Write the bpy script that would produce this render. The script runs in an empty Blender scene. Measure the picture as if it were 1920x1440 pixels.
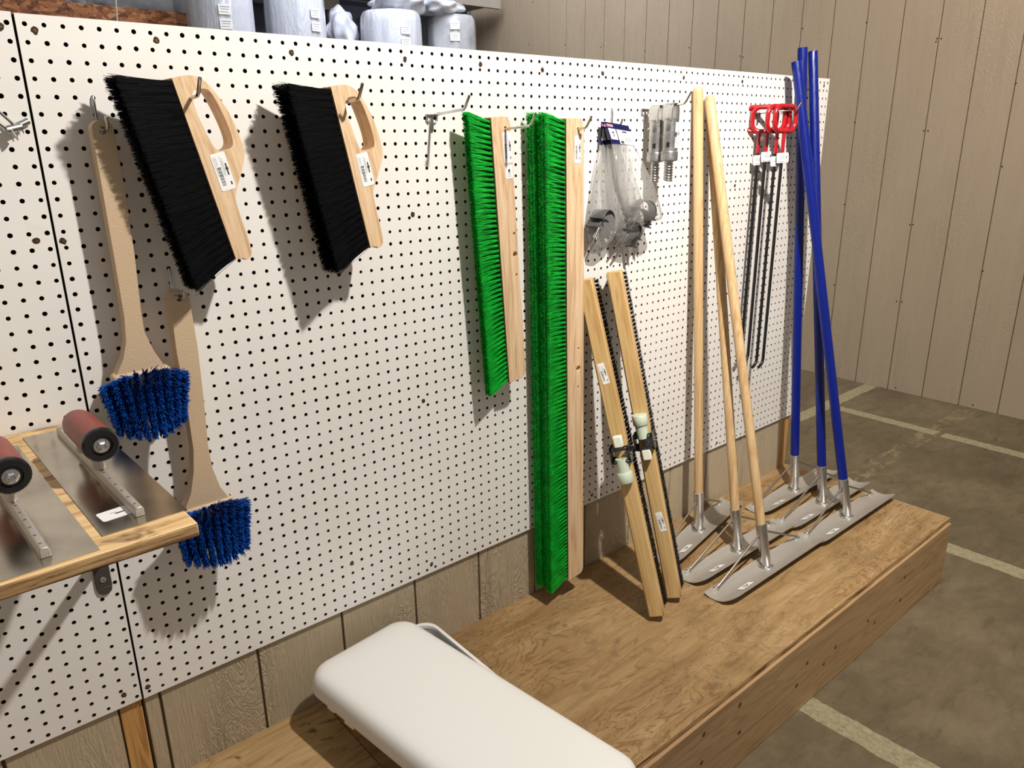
import bpy, bmesh, math, random
import numpy as np
from mathutils import Vector, Matrix
from mathutils.geometry import tessellate_polygon
random.seed(4); rng = np.random.default_rng(7)
S = 0.0254; Z0 = 66.6            # inches -> metres; floor lies 66.6 in under the working origin
C = bpy.context.scene.collection
PI = math.pi

# ------------------------------------------------------------------ camera (solved from the 1 inch grid of the pegboard)
FPX = 1433.97
CP = np.array([-9.5843, -55.6091, -7.6833])
CR = np.array([[0.7558245, -0.65469199, -0.0103788], [-0.20754103, -0.22450675, -0.95211525], [0.62101212, 0.72178606, -0.30556315]])
def at(px, py, ax, v):
    d = CR.T @ np.array([(px-960)/FPX, (py-720)/FPX, 1.0]); i = 'xyz'.index(ax)
    t = (v-CP[i])/d[i]; p = CP+t*d
    return Vector((float(p[0]), float(p[1]), float(p[2])))

# ------------------------------------------------------------------ materials
def lin(c):
    return tuple([((x/255)/12.92 if x/255 <= .04045 else ((x/255+.055)/1.055)**2.4) for x in c])+(1.0,)
class Mat:
    def __init__(s, name):
        s.m = bpy.data.materials.new(name); s.m.use_nodes = True; s.nt = s.m.node_tree; s.n = s.nt.nodes; s.l = s.nt.links
        s.b = s.n['Principled BSDF']; s.out = s.n['Material Output']; s._tc = None
    def set(s, **k):
        for a, v in k.items():
            a = {'rough': 'Roughness', 'metal': 'Metallic', 'base': 'Base Color', 'spec': 'Specular IOR Level', 'trans': 'Transmission Weight', 'alpha': 'Alpha', 'sheen': 'Sheen Weight', 'coat': 'Coat Weight', 'sss': 'Subsurface Weight'}.get(a, a)
            if isinstance(v, bpy.types.NodeSocket): s.l.new(v, s.b.inputs[a])
            else: s.b.inputs[a].default_value = v
        return s
    def tc(s, scale=(1, 1, 1), rot=(0, 0, 0), loc=(0, 0, 0)):
        if s._tc is None: s._tc = s.n.new('ShaderNodeTexCoord')
        mp = s.n.new('ShaderNodeMapping'); mp.inputs['Scale'].default_value = scale; mp.inputs['Rotation'].default_value = rot; mp.inputs['Location'].default_value = loc
        s.l.new(s._tc.outputs['Object'], mp.inputs[0]); return mp.outputs[0]
    def noise(s, vec, scale=1, detail=5, rough=.55, dist=0, col=False):
        t = s.n.new('ShaderNodeTexNoise'); t.inputs['Scale'].default_value = scale; t.inputs['Detail'].default_value = detail
        t.inputs['Roughness'].default_value = rough; t.inputs['Distortion'].default_value = dist
        s.l.new(vec, t.inputs['Vector']); return t.outputs['Color' if col else 'Fac']
    def voro(s, vec, scale=1, feat='F1'):
        t = s.n.new('ShaderNodeTexVoronoi'); t.feature = feat; t.inputs['Scale'].default_value = scale; s.l.new(vec, t.inputs['Vector']); return t.outputs['Distance']
    def math(s, op, a, b=None, c=None):
        t = s.n.new('ShaderNodeMath'); t.operation = op
        for i, x in enumerate((a, b, c)):
            if x is None: continue
            if isinstance(x, bpy.types.NodeSocket): s.l.new(x, t.inputs[i])
            else: t.inputs[i].default_value = x
        return t.outputs[0]
    def ramp(s, fac, stops, interp='LINEAR'):
        r = s.n.new('ShaderNodeValToRGB'); e = r.color_ramp.elements; r.color_ramp.interpolation = interp
        for i, (p, c) in enumerate(stops):
            el = e[i] if i < 2 else e.new(p)
            el.position = p; el.color = c if len(c) == 4 else lin(c)
        s.l.new(fac, r.inputs[0]); return r.outputs[0]
    def mix(s, fac, a, b, mode='MIX'):
        t = s.n.new('ShaderNodeMix'); t.data_type = 'RGBA'; t.blend_type = mode
        for i, x in ((0, fac), (6, a), (7, b)):
            if isinstance(x, bpy.types.NodeSocket): s.l.new(x, t.inputs[i])
            elif i == 0: t.inputs[0].default_value = x
            else: t.inputs[i].default_value = x if len(x) == 4 else lin(x)
        return t.outputs[2]
    def bump(s, h, strength=.3, dist=.001):
        t = s.n.new('ShaderNodeBump'); t.inputs['Strength'].default_value = strength; t.inputs['Distance'].default_value = dist
        s.l.new(h, t.inputs['Height']); s.l.new(t.outputs[0], s.b.inputs['Normal']); return s
BW = ((0, 0, 0, 1), (1, 1, 1, 1))
def plain(name, rgb, rough=.5, metal=0, var=0.0, vscale=60, bump=0, bscale=400, **k):
    m = Mat(name)
    v = m.tc()
    if var:
        n = m.noise(v, vscale, 4); m.set(base=m.mix(m.ramp(n, [(.35, BW[0]), (.65, BW[1])]), [x*(1-var) for x in rgb], [min(255, x*(1+var*.5)) for x in rgb]))
    else: m.set(base=lin(rgb))
    if bump: m.bump(m.noise(v, bscale, 3), bump, .0006)
    m.set(rough=rough, metal=metal, **k); return m.m
def wood(name, a, b, c, axis='z', grain=110, along=5, rough=.5, pore=.35, bump=.15):
    m = Mat(name); sc = [grain]*3; sc['xyz'.index(axis)] = along
    v = m.tc(tuple(sc)); n = m.noise(v, 1, 6, .6, .6)
    sc2 = [18]*3; sc2['xyz'.index(axis)] = 1.6
    n2 = m.noise(m.tc(tuple(sc2)), 1, 3, .5, .8)
    w = m.math('FRACT', m.math('MULTIPLY', n2, 9)); w = m.math('ABSOLUTE', m.math('SUBTRACT', w, .5))
    col = m.ramp(m.math('ADD', m.math('MULTIPLY', n, .75), m.math('MULTIPLY', w, .4)), [(.3, c), (.48, b), (.72, a)])
    sc3 = [900]*3; sc3['xyz'.index(axis)] = 45
    p = m.ramp(m.noise(m.tc(tuple(sc3)), 1, 2), [(.60, BW[0]), (.72, BW[1])])
    col = m.mix(m.math('MULTIPLY', p, pore), col, [x*.72 for x in c])
    m.set(base=col, rough=rough, spec=.35); m.bump(m.math('SUBTRACT', n, p), bump, .0004); return m.m

M = {}
M['knot'] = plain('dark_knot', (104, 64, 34), .6, var=.3, vscale=200)
def hardboard():
    m = Mat('white_hardboard'); v = m.tc()
    n = m.noise(v, 3, 4); f = m.noise(v, 300, 2)
    col = m.ramp(n, [(.3, (226, 221, 214)), (.7, (233, 230, 224))])
    sm = m.ramp(m.noise(m.tc((6, 6, 22)), 1, 6, .6, 1), [(.62, BW[0]), (.80, BW[1])])
    col = m.mix(m.math('MULTIPLY', sm, .12), col, (196, 190, 180))
    m.set(base=col, rough=.38, spec=.4); m.bump(f, .08, .0003); return m.m
M['peg'] = hardboard()
M['core'] = plain('hardboard_core', (88, 66, 48), .8)
M['dark_back'] = plain('hole_shade_backing', (46, 38, 32), .95)  # dark colour stands in for the shade behind the peg holes
def siding(name, lo, hi, rough_amt):
    m = Mat(name)
    v = m.tc((55, 55, 2.4)); n = m.noise(v, 1, 8, .65, 1.2); big = m.noise(m.tc((1.3, 1.3, .7)), 1, 4, .6, .5)
    col = m.ramp(m.math('ADD', m.math('MULTIPLY', n, .35), m.math('MULTIPLY', big, .65)), [(.3, lo), (.7, hi)])
    sw = m.noise(m.tc((14, 14, 3.2), loc=(3, 1, 2)), 1, 3, .5, 2.2)
    rings = m.math('SINE', m.math('MULTIPLY', sw, 95))
    patch = m.ramp(m.noise(m.tc((3, 3, 1.2), loc=(9, 4, 1)), 1, 2), [(.45, BW[0]), (.6, BW[1])])
    h = m.math('ADD', m.math('MULTIPLY', m.noise(m.tc((230, 230, 16)), 1, 5, .6, .6), 1.0), m.math('MULTIPLY', m.math('MULTIPLY', rings, patch), .28))
    m.set(base=col, rough=.6, spec=.25); m.bump(h, rough_amt, .0055); return m.m
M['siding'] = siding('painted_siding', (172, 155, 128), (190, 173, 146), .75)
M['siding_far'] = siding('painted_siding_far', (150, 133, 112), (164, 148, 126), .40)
M['groove'] = plain('siding_groove', (92, 76, 58), .9)
def platform_ply():
    m = Mat('worn_plywood'); v = m.tc((2.2, 7.5, 7.5), loc=(1.7, .4, 0))
    n = m.noise(v, 1, 5, .5, 1.6); lines = m.math('SINE', m.math('MULTIPLY', n, 105)); n8 = m.noise(m.tc((6, 60, 60)), 1, 6, .65, .8)
    base = m.ramp(m.math('ADD', m.math('MULTIPLY', n, .55), m.math('MULTIPLY', n8, .45)), [(.3, (124, 97, 62)), (.5, (156, 126, 85)), (.7, (182, 154, 112))])
    patch = m.ramp(m.noise(m.tc((1.6, 4, 4), loc=(5, 2, 0)), 1, 2), [(.38, BW[0]), (.58, BW[1])])
    lm = m.math('MULTIPLY', m.ramp(lines, [(.6, BW[0]), (.98, BW[1])]), m.math('MULTIPLY', patch, .6))
    col = m.mix(lm, base, (120, 76, 42))
    st = m.ramp(m.noise(m.tc((11, 15, 15), loc=(2, 8, 0)), 1, 9, .75, 1.2), [(.52, BW[0]), (.70, BW[1])])
    col = m.mix(m.math('MULTIPLY', st, .7), col, (92, 72, 48))
    st2 = m.ramp(m.noise(m.tc((5, 7, 7), loc=(7, 3, 0)), 1, 6, .7, .6), [(.56, BW[0]), (.70, BW[1])])
    col = m.mix(m.math('MULTIPLY', st2, .35), col, (112, 104, 74))
    sp = m.ramp(m.noise(m.tc((60, 90, 90)), 1, 3, .6), [(.68, BW[0]), (.74, BW[1])])
    col = m.mix(m.math('MULTIPLY', sp, .55), col, (92, 62, 36))
    m.set(base=col, rough=.55, spec=.3); m.bump(m.math('ADD', n8, m.math('MULTIPLY', lines, .1)), .25, .0008); return m.m
M['ply'] = platform_ply()
M['ply_edge'] = wood('plywood_edge', (206, 176, 128), (176, 138, 92), (84, 54, 30), 'x', grain=160, along=9, rough=.8, pore=.8, bump=.6)
M['lumber'] = wood('pine_lumber', (190, 155, 114), (176, 142, 102), (156, 122, 84), 'x', grain=60, along=2, rough=.6, pore=.25)
M['stud'] = wood('pine_stud', (206, 162, 104), (188, 142, 84), (150, 106, 58), 'z', grain=60, along=2, rough=.6, pore=.25)
def shelf_ply(name='shelf_plywood', k0=1.0):
    m = Mat(name); n = m.noise(m.tc((5, 34, 34)), 1, 7, .6, 1.4)
    col = m.ramp(n, [(.3, (140, 102, 62)), (.45, (210, 172, 118)), (.7, (236, 206, 156))])
    k = m.ramp(m.noise(m.tc((11, 26, 26), loc=(4, 0, 0)), 1, 4, .6, .5), [(.60, BW[0]), (.68, BW[1])])
    col = m.mix(m.math('MULTIPLY', k, .8), col, (78, 46, 24))
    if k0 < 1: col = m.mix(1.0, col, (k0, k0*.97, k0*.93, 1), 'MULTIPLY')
    m.set(base=col, rough=.6); m.bump(n, .3, .001); return m.m
M['shelf'] = shelf_ply()
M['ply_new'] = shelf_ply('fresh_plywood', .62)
M['beech'] = wood('beech_wood', (228, 200, 164), (216, 184, 146), (192, 156, 116), 'z', grain=95, along=4, rough=.45, pore=.5)
M['beech_dark'] = plain('sawn_wood_edge', (104, 82, 58), .8, var=.2)
M['ash'] = wood('ash_handle', (206, 178, 136), (198, 166, 122), (180, 146, 102), 'z', grain=120, along=1.2, rough=.4, pore=.12)
M['birch'] = wood('birch_block', (208, 178, 126), (198, 164, 110), (180, 142, 90), 'z', grain=60, along=2.2, rough=.4, pore=.15)
M['concrete'] = None
def concrete():
    m = Mat('old_concrete'); 
    g = m.n.new('ShaderNodeTexCoord'); sep = m.n.new('ShaderNodeSeparateXYZ'); 
    vm = m.n.new('ShaderNodeVectorMath'); vm.operation = 'MULTIPLY'; vm.inputs[1].default_value = (1/S, 1/S, 1/S); m.l.new(g.outputs['Object'], vm.inputs[0])
    wob = m.noise(vm.outputs[0], .5, 4, .7, 0, True); wv = m.n.new('ShaderNodeVectorMath'); wv.operation = 'MULTIPLY_ADD'; m.l.new(wob, wv.inputs[0]); wv.inputs[1].default_value = (.9, .9, 0); m.l.new(vm.outputs[0], wv.inputs[2])
    m.l.new(wv.outputs[0], sep.inputs[0]); X, Y = sep.outputs[0], sep.outputs[1]
    def box(x0, x1, y0, y1, soft=False):
        a = m.math('LESS_THAN', m.math('ABSOLUTE', m.math('SUBTRACT', X, (x0+x1)/2+.45)), (x1-x0)/2)
        b = m.math('LESS_THAN', m.math('ABSOLUTE', m.math('SUBTRACT', Y, (y0+y1)/2+.45)), (y1-y0)/2)
        return m.math('MULTIPLY', a, b)
    n1 = m.noise(m.tc((1.3, 1.3, 1)), 1, 7, .62, .4); n2 = m.noise(m.tc((9, 16, 9)), 1, 8, .7, .5)
    col = m.ramp(m.math('ADD', m.math('MULTIPLY', n1, .6), m.math('MULTIPLY', n2, .4)), [(.32, (80, 70, 50)), (.5, (102, 89, 67)), (.68, (124, 111, 86))])
    dk = m.ramp(m.noise(m.tc((6, 22, 6), loc=(3, 3, 0)), 1, 8, .72, .8), [(.55, BW[0]), (.72, BW[1])])
    col = m.mix(m.math('MULTIPLY', dk, .6), col, (58, 49, 33))
    rd = m.ramp(m.noise(m.tc((2.2, 2.2, 1), loc=(8, 2, 0)), 1, 4, .6), [(.62, BW[0]), (.78, BW[1])])
    col = m.mix(m.math('MULTIPLY', rd, .4), col, (108, 76, 56))
    lines = m.math('MAXIMUM', box(139, 176, 21, 24.1), box(151.4, 154.3, -1.2, 19.8))
    for bx in ((151.4, 154.3, -70, -2.4), (104.2, 107.2, -90, -18), (57.6, 60.6, -90, -22)): lines = m.math('MAXIMUM', lines, box(*bx))
    wear = m.ramp(m.noise(m.tc((26, 26, 1), loc=(1, 5, 0)), 1, 8, .75, 1.5), [(.60, BW[1]), (.68, (.25, .25, .25, 1))])
    cr = m.noise(m.tc((90, 60, 1)), 1, 8, .8, 1); crm = m.ramp(cr, [(.42, (.45, .45, .45, 1)), (.55, BW[1])])
    lm = m.math('MULTIPLY', lines, m.math('MULTIPLY', wear, crm))
    col = m.mix(m.math('MULTIPLY', lm, .8), col, (168, 160, 126))
    jt = m.math('MULTIPLY', box(114, 173, -1.9, 1.5), m.ramp(m.noise(m.tc((10, 24, 1), loc=(6, 1, 0)), 1, 7, .7, 1), [(.50, BW[0]), (.60, BW[1])]))
    col = m.mix(m.math('MULTIPLY', jt, .6), col, (146, 134, 96))
    m.set(base=col, rough=.62, spec=.35); m.bump(m.math('ADD', n2, m.math('MULTIPLY', jt, .5)), .35, .002); return m.m
M['concrete'] = concrete()
def osb():
    m = Mat('strand_board'); v = m.tc((1, 1, 1.0))
    t = m.n.new('ShaderNodeTexVoronoi'); t.inputs['Scale'].default_value = 26; m.l.new(m.tc((1, 1, 2.2), rot=(0, .5, 0)), t.inputs['Vector'])
    n = m.noise(v, 60, 5, .6, 2); sp = m.n.new('ShaderNodeSeparateColor'); m.l.new(t.outputs['Color'], sp.inputs[0])
    col = m.ramp(m.math('ADD', m.math('MULTIPLY', sp.outputs[0], .45), m.math('MULTIPLY', n, .55)), [(.3, (92, 50, 26)), (.5, (150, 92, 54)), (.72, (190, 130, 84))])
    m.set(base=col, rough=.75); m.bump(n, .3, .001); return m.m
M['osb'] = osb()
def filmwrap():
    m = Mat('plastic_film_wrap'); v = m.tc((9, 9, 1.4)); n = m.noise(v, 1, 5, .6, 1.5); big = m.noise(m.tc((2, 2, 2)), 1, 3)
    m.set(base=m.ramp(big, [(.3, (178, 182, 196)), (.7, (208, 211, 220))]), rough=m.ramp(n, [(.3, (.12,)*3+(1,)), (.7, (.45,)*3+(1,))]), spec=.7, coat=.5)
    m.bump(m.math('ADD', n, m.math('MULTIPLY', m.noise(m.tc((40, 40, 9)), 1, 4, .6, 2), .35)), .5, .025); return m.m
M['film'] = filmwrap()
M['film_grey'] = plain('grey_film_wrap', (168, 170, 174), .35, var=.15, vscale=6, bump=.8, bscale=14)
M['black_bristle'] = plain('black_bristle', (4, 4, 6), .27, spec=.3)
M['green_bristle'] = plain('green_bristle', (8, 176, 50), .36, var=.15, vscale=40, spec=.5)
M['blue_bristle'] = plain('blue_bristle', (20, 84, 172), .42, var=.3, vscale=120, spec=.5)
def pebbled(name, rgb):
    m = Mat(name); v = m.tc(); w = m.voro(v, 420); n = m.noise(v, 260, 3)
    m.set(base=lin(rgb), rough=.42, spec=.4); m.bump(m.math('ADD', m.math('MULTIPLY', w, -1), m.math('MULTIPLY', n, .6)), .5, .0006); return m.m
M['tan'] = pebbled('tan_plastic', (200, 174, 142))
M['steel'] = plain('zinc_steel', (190, 190, 188), .28, 1, var=.1, vscale=30)
M['chrome'] = plain('bright_wire', (200, 200, 198), .16, 1)
M['dark_steel'] = plain('dark_clamp_steel', (120, 122, 124), .25, 1, var=.35, vscale=40)
M['grey_cast'] = plain('cast_aluminium', (172, 172, 170), .38, .9, var=.15, vscale=80, bump=.2, bscale=500)
def brushed(name, rgb, axis, rough):
    m = Mat(name); sc = [260]*3; sc['xyz'.index(axis)] = 4
    n = m.noise(m.tc(tuple(sc)), 1, 4); b = m.noise(m.tc((9, 9, 9)), 1, 5, .6, .5)
    m.set(base=m.mix(m.math('MULTIPLY', b, .35), rgb, [x*.72 for x in rgb]), metal=1, rough=m.ramp(n, [(.3, (rough*.8,)*3+(1,)), (.7, (rough*1.3,)*3+(1,))]))
    m.bump(n, .04, .0001); return m.m
M['alu'] = brushed('brushed_aluminium', (200, 193, 182), 'x', .42)
M['alu'].node_tree.nodes['Principled BSDF'].inputs['Metallic'].default_value = .55
M['alu_tube'] = brushed('aluminium_tube', (206, 206, 206), 'z', .27)
M['weld'] = plain('weld_bead', (226, 226, 222), .25, 1, bump=.8, bscale=300)
M['blade'] = plain('spring_steel_blade', (196, 188, 174), .2, 1, var=.12, vscale=8)
M['rod_steel'] = plain('brace_rod', (156, 148, 138), .35, 1)
M['bracket'] = plain('grey_shelf_bracket', (72, 70, 66), .55, .3, bump=.15)
M['brass'] = plain('brassy_screw', (140, 116, 74), .35, 1)
M['torn'] = plain('torn_hardboard', (62, 42, 26), .9, var=.4, vscale=300)
def blue_tube():
    m = Mat('blue_painted_tube'); n = m.noise(m.tc((260, 260, 22)), 1, 5, .6, .5); m.set(base=lin((4, 24, 110)), rough=.25, spec=.45); m.bump(n, .8, .001); return m.m
M['blue'] = blue_tube()
M['red'] = plain('red_dipped_grip', (160, 14, 24), .25, spec=.6, coat=.3)
M['black_rod'] = plain('black_rod', (7, 7, 8), .4)
M['maroon'] = plain('maroon_grip', (138, 62, 52), .42, var=.1, vscale=90, bump=.15)
M['black_rubber'] = plain('black_rubber', (16, 16, 17), .32)
M['label'] = plain('label_paper', (236, 235, 232), .45)
M['ink'] = plain('label_ink', (44, 44, 48), .6)
M['ink_soft'] = plain('label_small_print', (150, 150, 154), .6)
M['navy'] = plain('navy_card', (24, 26, 74), .3)
M['white_plastic'] = plain('white_plastic', (230, 228, 222), .38)
M['grey_plastic'] = plain('grey_plastic', (150, 152, 152), .4)
M['nylon'] = plain('milky_nylon', (196, 206, 184), .45, sss=.15)
M['nylon_white'] = plain('white_nylon', (232, 234, 214), .4)
M['dark_iron'] = plain('grey_iron', (74, 74, 77), .45, .2, var=.2, vscale=60)
M['beam'] = plain('painted_beam', (150, 142, 132), .6, var=.08, vscale=3)
def polybag():
    m = Mat('clear_polybag'); nt = m.nt; tr = m.n.new('ShaderNodeBsdfTransparent'); tr.inputs[0].default_value = (.93, .93, .93, 1)
    gl = m.n.new('ShaderNodeBsdfGlossy'); gl.inputs['Roughness'].default_value = .2; df = m.n.new('ShaderNodeBsdfDiffuse'); df.inputs[0].default_value = lin((226, 224, 218))
    n = m.noise(m.tc((22, 22, 5)), 1, 2, .5, 1.5); bp = m.n.new('ShaderNodeBump'); bp.inputs['Strength'].default_value = .9; bp.inputs['Distance'].default_value = .006; m.l.new(n, bp.inputs['Height'])
    m.l.new(bp.outputs[0], gl.inputs['Normal']); fr = m.n.new('ShaderNodeFresnel'); fr.inputs[0].default_value = 1.45; m.l.new(bp.outputs[0], fr.inputs['Normal'])
    a = m.n.new('ShaderNodeMixShader'); a.inputs[0].default_value = .15; m.l.new(tr.outputs[0], a.inputs[1]); m.l.new(df.outputs[0], a.inputs[2])
    b = m.n.new('ShaderNodeMixShader'); m.l.new(m.math('MINIMUM', m.math('MULTIPLY', fr.outputs[0], 1.0), .5), b.inputs[0]); m.l.new(a.outputs[0], b.inputs[1]); m.l.new(gl.outputs[0], b.inputs[2])
    m.l.new(b.outputs[0], m.out.inputs[0]); return m.m
M['bag'] = polybag()

# ------------------------------------------------------------------ mesh builder (inches)
class MB:
    def __init__(s): s.v = []; s.f = []; s.mi = []; s.X = None; s.cur = 0; s.arr = []
    def av(s, pts):
        b = len(s.v)
        for p in pts:
            p = Vector(p); s.v.append(s.X @ p if s.X is not None else p)
        return b
    def af(s, fs, b=0):
        for f in fs: s.f.append(tuple(i+b for i in f)); s.mi.append(s.cur)
        return s
    def box(s, x0, x1, y0, y1, z0, z1):
        b = s.av([(x0, y0, z0), (x1, y0, z0), (x1, y1, z0), (x0, y1, z0), (x0, y0, z1), (x1, y0, z1), (x1, y1, z1), (x0, y1, z1)])
        return s.af([(0, 3, 2, 1), (4, 5, 6, 7), (0, 1, 5, 4), (1, 2, 6, 5), (2, 3, 7, 6), (3, 0, 4, 7)], b)
    def tube(s, pts, r, n=10, cap=True, closed=False, sq=1.0):
        pts = [Vector(p) for p in pts]; N = len(pts); rs = r if isinstance(r, (list, tuple)) else [r]*N
        prev = None; b0 = len(s.v)
        for i, p in enumerate(pts):
            if closed: t = (pts[(i+1) % N]-pts[i-1]).normalized()
            else: t = (pts[min(i+1, N-1)]-pts[max(i-1, 0)]).normalized()
            if prev is None:
                a = Vector((0, 0, 1)) if abs(t.z) < .9 else Vector((1, 0, 0)); u = t.cross(a).normalized()
            else:
                u = prev-t*prev.dot(t); u.normalize()
            prev = u; w = t.cross(u)
            s.av([p+(u*math.cos(2*PI*k/n)+w*math.sin(2*PI*k/n)*sq)*rs[i] for k in range(n)])
        m = N if closed else N-1
        for i in range(m):
            a = b0+i*n; c = b0+((i+1) % N)*n
            s.af([(a+k, a+(k+1) % n, c+(k+1) % n, c+k) for k in range(n)])
        if cap and not closed:
            s.af([tuple(b0+k for k in range(n))[::-1]]); s.af([tuple(b0+(N-1)*n+k for k in range(n))])
        return s
    def rings(s, rings, cap0=True, cap1=True):
        n = len(rings[0]); b0 = len(s.v)
        for r in rings: s.av(r)
        for i in range(len(rings)-1):
            a = b0+i*n; c = a+n; s.af([(a+k, a+(k+1) % n, c+(k+1) % n, c+k) for k in range(n)])
        if cap0: s.af([tuple(b0+k for k in range(n))[::-1]])
        if cap1: s.af([tuple(b0+(len(rings)-1)*n+k for k in range(n))])
        return s
    def lathe(s, prof, n=24, axis='z', c=(0, 0, 0)):
        R = []
        for r, h in prof:
            row = []
            for k in range(n):
                a = 2*PI*k/n; u, w = r*math.cos(a), r*math.sin(a)
                row.append({'z': (c[0]+u, c[1]+w, c[2]+h), 'y': (c[0]+u, c[1]+h, c[2]+w), 'x': (c[0]+h, c[1]+u, c[2]+w)}[axis])
            R.append(row)
        return s.rings(R)
    def prism(s, outer, holes, y0, y1):
        loops = [outer]+list(holes); polys = [[Vector((p[0], p[1], 0)) for p in l] for l in loops]
        tris = tessellate_polygon(polys); flat = [p for l in loops for p in l]; n = len(flat)
        b = s.av([(p[0], y0, p[1]) for p in flat]); s.av([(p[0], y1, p[1]) for p in flat])
        s.af([tuple(t) for t in tris], b); s.af([tuple(i+n for i in t)[::-1] for t in tris], b)
        o = 0
        for l in loops:
            m = len(l); s.af([(o+k, o+(k+1) % m, n+o+(k+1) % m, n+o+k) for k in range(m)], b); o += m
        return s
    def build(s, name, mats, parent=None, bevel=0, seg=2, smooth=None, loc=None, ang=35):
        me = bpy.data.meshes.new(name)
        if s.arr:
            vs = [np.array([tuple(v) for v in s.v]).reshape(-1, 3)]; fs = list(s.f); mi = list(s.mi); off = len(s.v)
            for V, F in s.arr:
                vs.append(V); fs.extend(map(tuple, (F+off).tolist())); mi.extend([0]*len(F)); off += len(V)
            me.from_pydata((np.concatenate(vs)*S).tolist(), [], fs)
        else:
            mi = s.mi; me.from_pydata([tuple(v*S) for v in s.v], [], s.f)
        for m in (mats if isinstance(mats, (list, tuple)) else [mats]): me.materials.append(m)
        if len(me.materials) > 1: me.polygons.foreach_set('material_index', mi)
        if not s.arr:
            bm = bmesh.new(); bm.from_mesh(me); bmesh.ops.recalc_face_normals(bm, faces=bm.faces); bm.to_mesh(me); bm.free()
        me.update()
        if smooth is None or smooth:
            me.polygons.foreach_set('use_smooth', [True]*len(me.polygons)); me.set_sharp_from_angle(angle=math.radians(ang))
        o = bpy.data.objects.new(name, me); C.objects.link(o)
        if parent: o.parent = parent
        if bevel:
            md = o.modifiers.new('edge', 'BEVEL'); md.width = bevel*S; md.segments = seg; md.limit_method = 'ANGLE'; md.angle_limit = math.radians(38); md.harden_normals = False
        return o
    def strands(s, A, B, r0, r1=None, bend=None, nseg=2):
        """many thin three sided tapered bristles from roots A to tips B"""
        r1 = r0*.6 if r1 is None else r1; N = len(A); D = B-A; L = np.linalg.norm(D, axis=1, keepdims=True); T = D/L
        ref = np.where(np.abs(T[:, 2:3]) < .9, np.array([[0, 0, 1.]]), np.array([[1., 0, 0]])); U = np.cross(T, ref); U /= np.linalg.norm(U, axis=1, keepdims=True); Wv = np.cross(T, U)
        rows = []
        for i in range(nseg+1):
            t = i/nseg; P = A+D*t
            if bend is not None: P = P+bend*(t*t)
            r = r0+(r1-r0)*t
            for k in range(3):
                a = 2*PI*k/3; rows.append(P+(U*math.cos(a)+Wv*math.sin(a))*r)
        V = np.stack(rows, 1).reshape(-1, 3); m = 3*(nseg+1); F = []
        for i in range(nseg):
            for k in range(3): F.append((i*3+k, i*3+(k+1) % 3, (i+1)*3+(k+1) % 3, (i+1)*3+k))
        F = np.array(F)[None]+(np.arange(N)*m)[:, None, None]; s.arr.append((V, F.reshape(-1, 4))); return s

def Wp(p): return Vector((p[0]*S, p[1]*S, (p[2]+Z0)*S))
def tag(o, label, cat, group=None, kind=None):
    if label: o['label'] = label
    if cat: o['category'] = cat
    if group: o['group'] = group
    if kind: o['kind'] = kind
    return o
def thing(name, label, cat, loc=(0, 0, 0), rot=None, group=None):
    o = bpy.data.objects.new(name, None); C.objects.link(o); o.empty_display_size = .02
    mw = Matrix.Translation(Wp(loc))
    if rot is not None: mw = mw @ rot.to_4x4()
    o.matrix_world = mw; return tag(o, label, cat, group)
def struct(mb, name, mats, loc=(0, 0, 0), **k):
    o = mb.build(name, mats, **k); o.location = Wp(loc); o['kind'] = 'structure'; return o
def top(mb, name, mats, label, cat, loc=(0, 0, 0), group=None, **k):
    o = mb.build(name, mats, **k); o.location = Wp(loc); return tag(o, label, cat, group)
def copy_thing(root, label, loc, rot=None):
    r = root.copy(); C.objects.link(r); mw = Matrix.Translation(Wp(loc))
    if rot is not None: mw = mw @ rot.to_4x4()
    r.matrix_world = mw; r['label'] = label
    for ch in list(root.children):
        c = ch.copy(); C.objects.link(c); c.parent = r
        for g in list(ch.children):
            d = g.copy(); C.objects.link(d); d.parent = c
    return r
def frame(X, Zv):
    Zv = Vector(Zv).normalized(); X = Vector(X); X = (X-Zv*X.dot(Zv)).normalized(); Y = Zv.cross(X)
    return Matrix((X, Y, Zv)).transposed()
def rotY(a): return Matrix.Rotation(-math.radians(a), 3, 'Y')     # leans the top towards -x by a degrees
def rrect(w, h, r, n=5, cx=0, cz=0):
    o = []
    for qx, qz, a0 in ((1, 1, 0), (-1, 1, 90), (-1, -1, 180), (1, -1, 270)):
        for k in range(n+1):
            a = math.radians(a0+90*k/n); o.append((cx+qx*(w/2-r)+r*math.cos(a), cz+qz*(h/2-r)+r*math.sin(a)))
    return o

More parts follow.
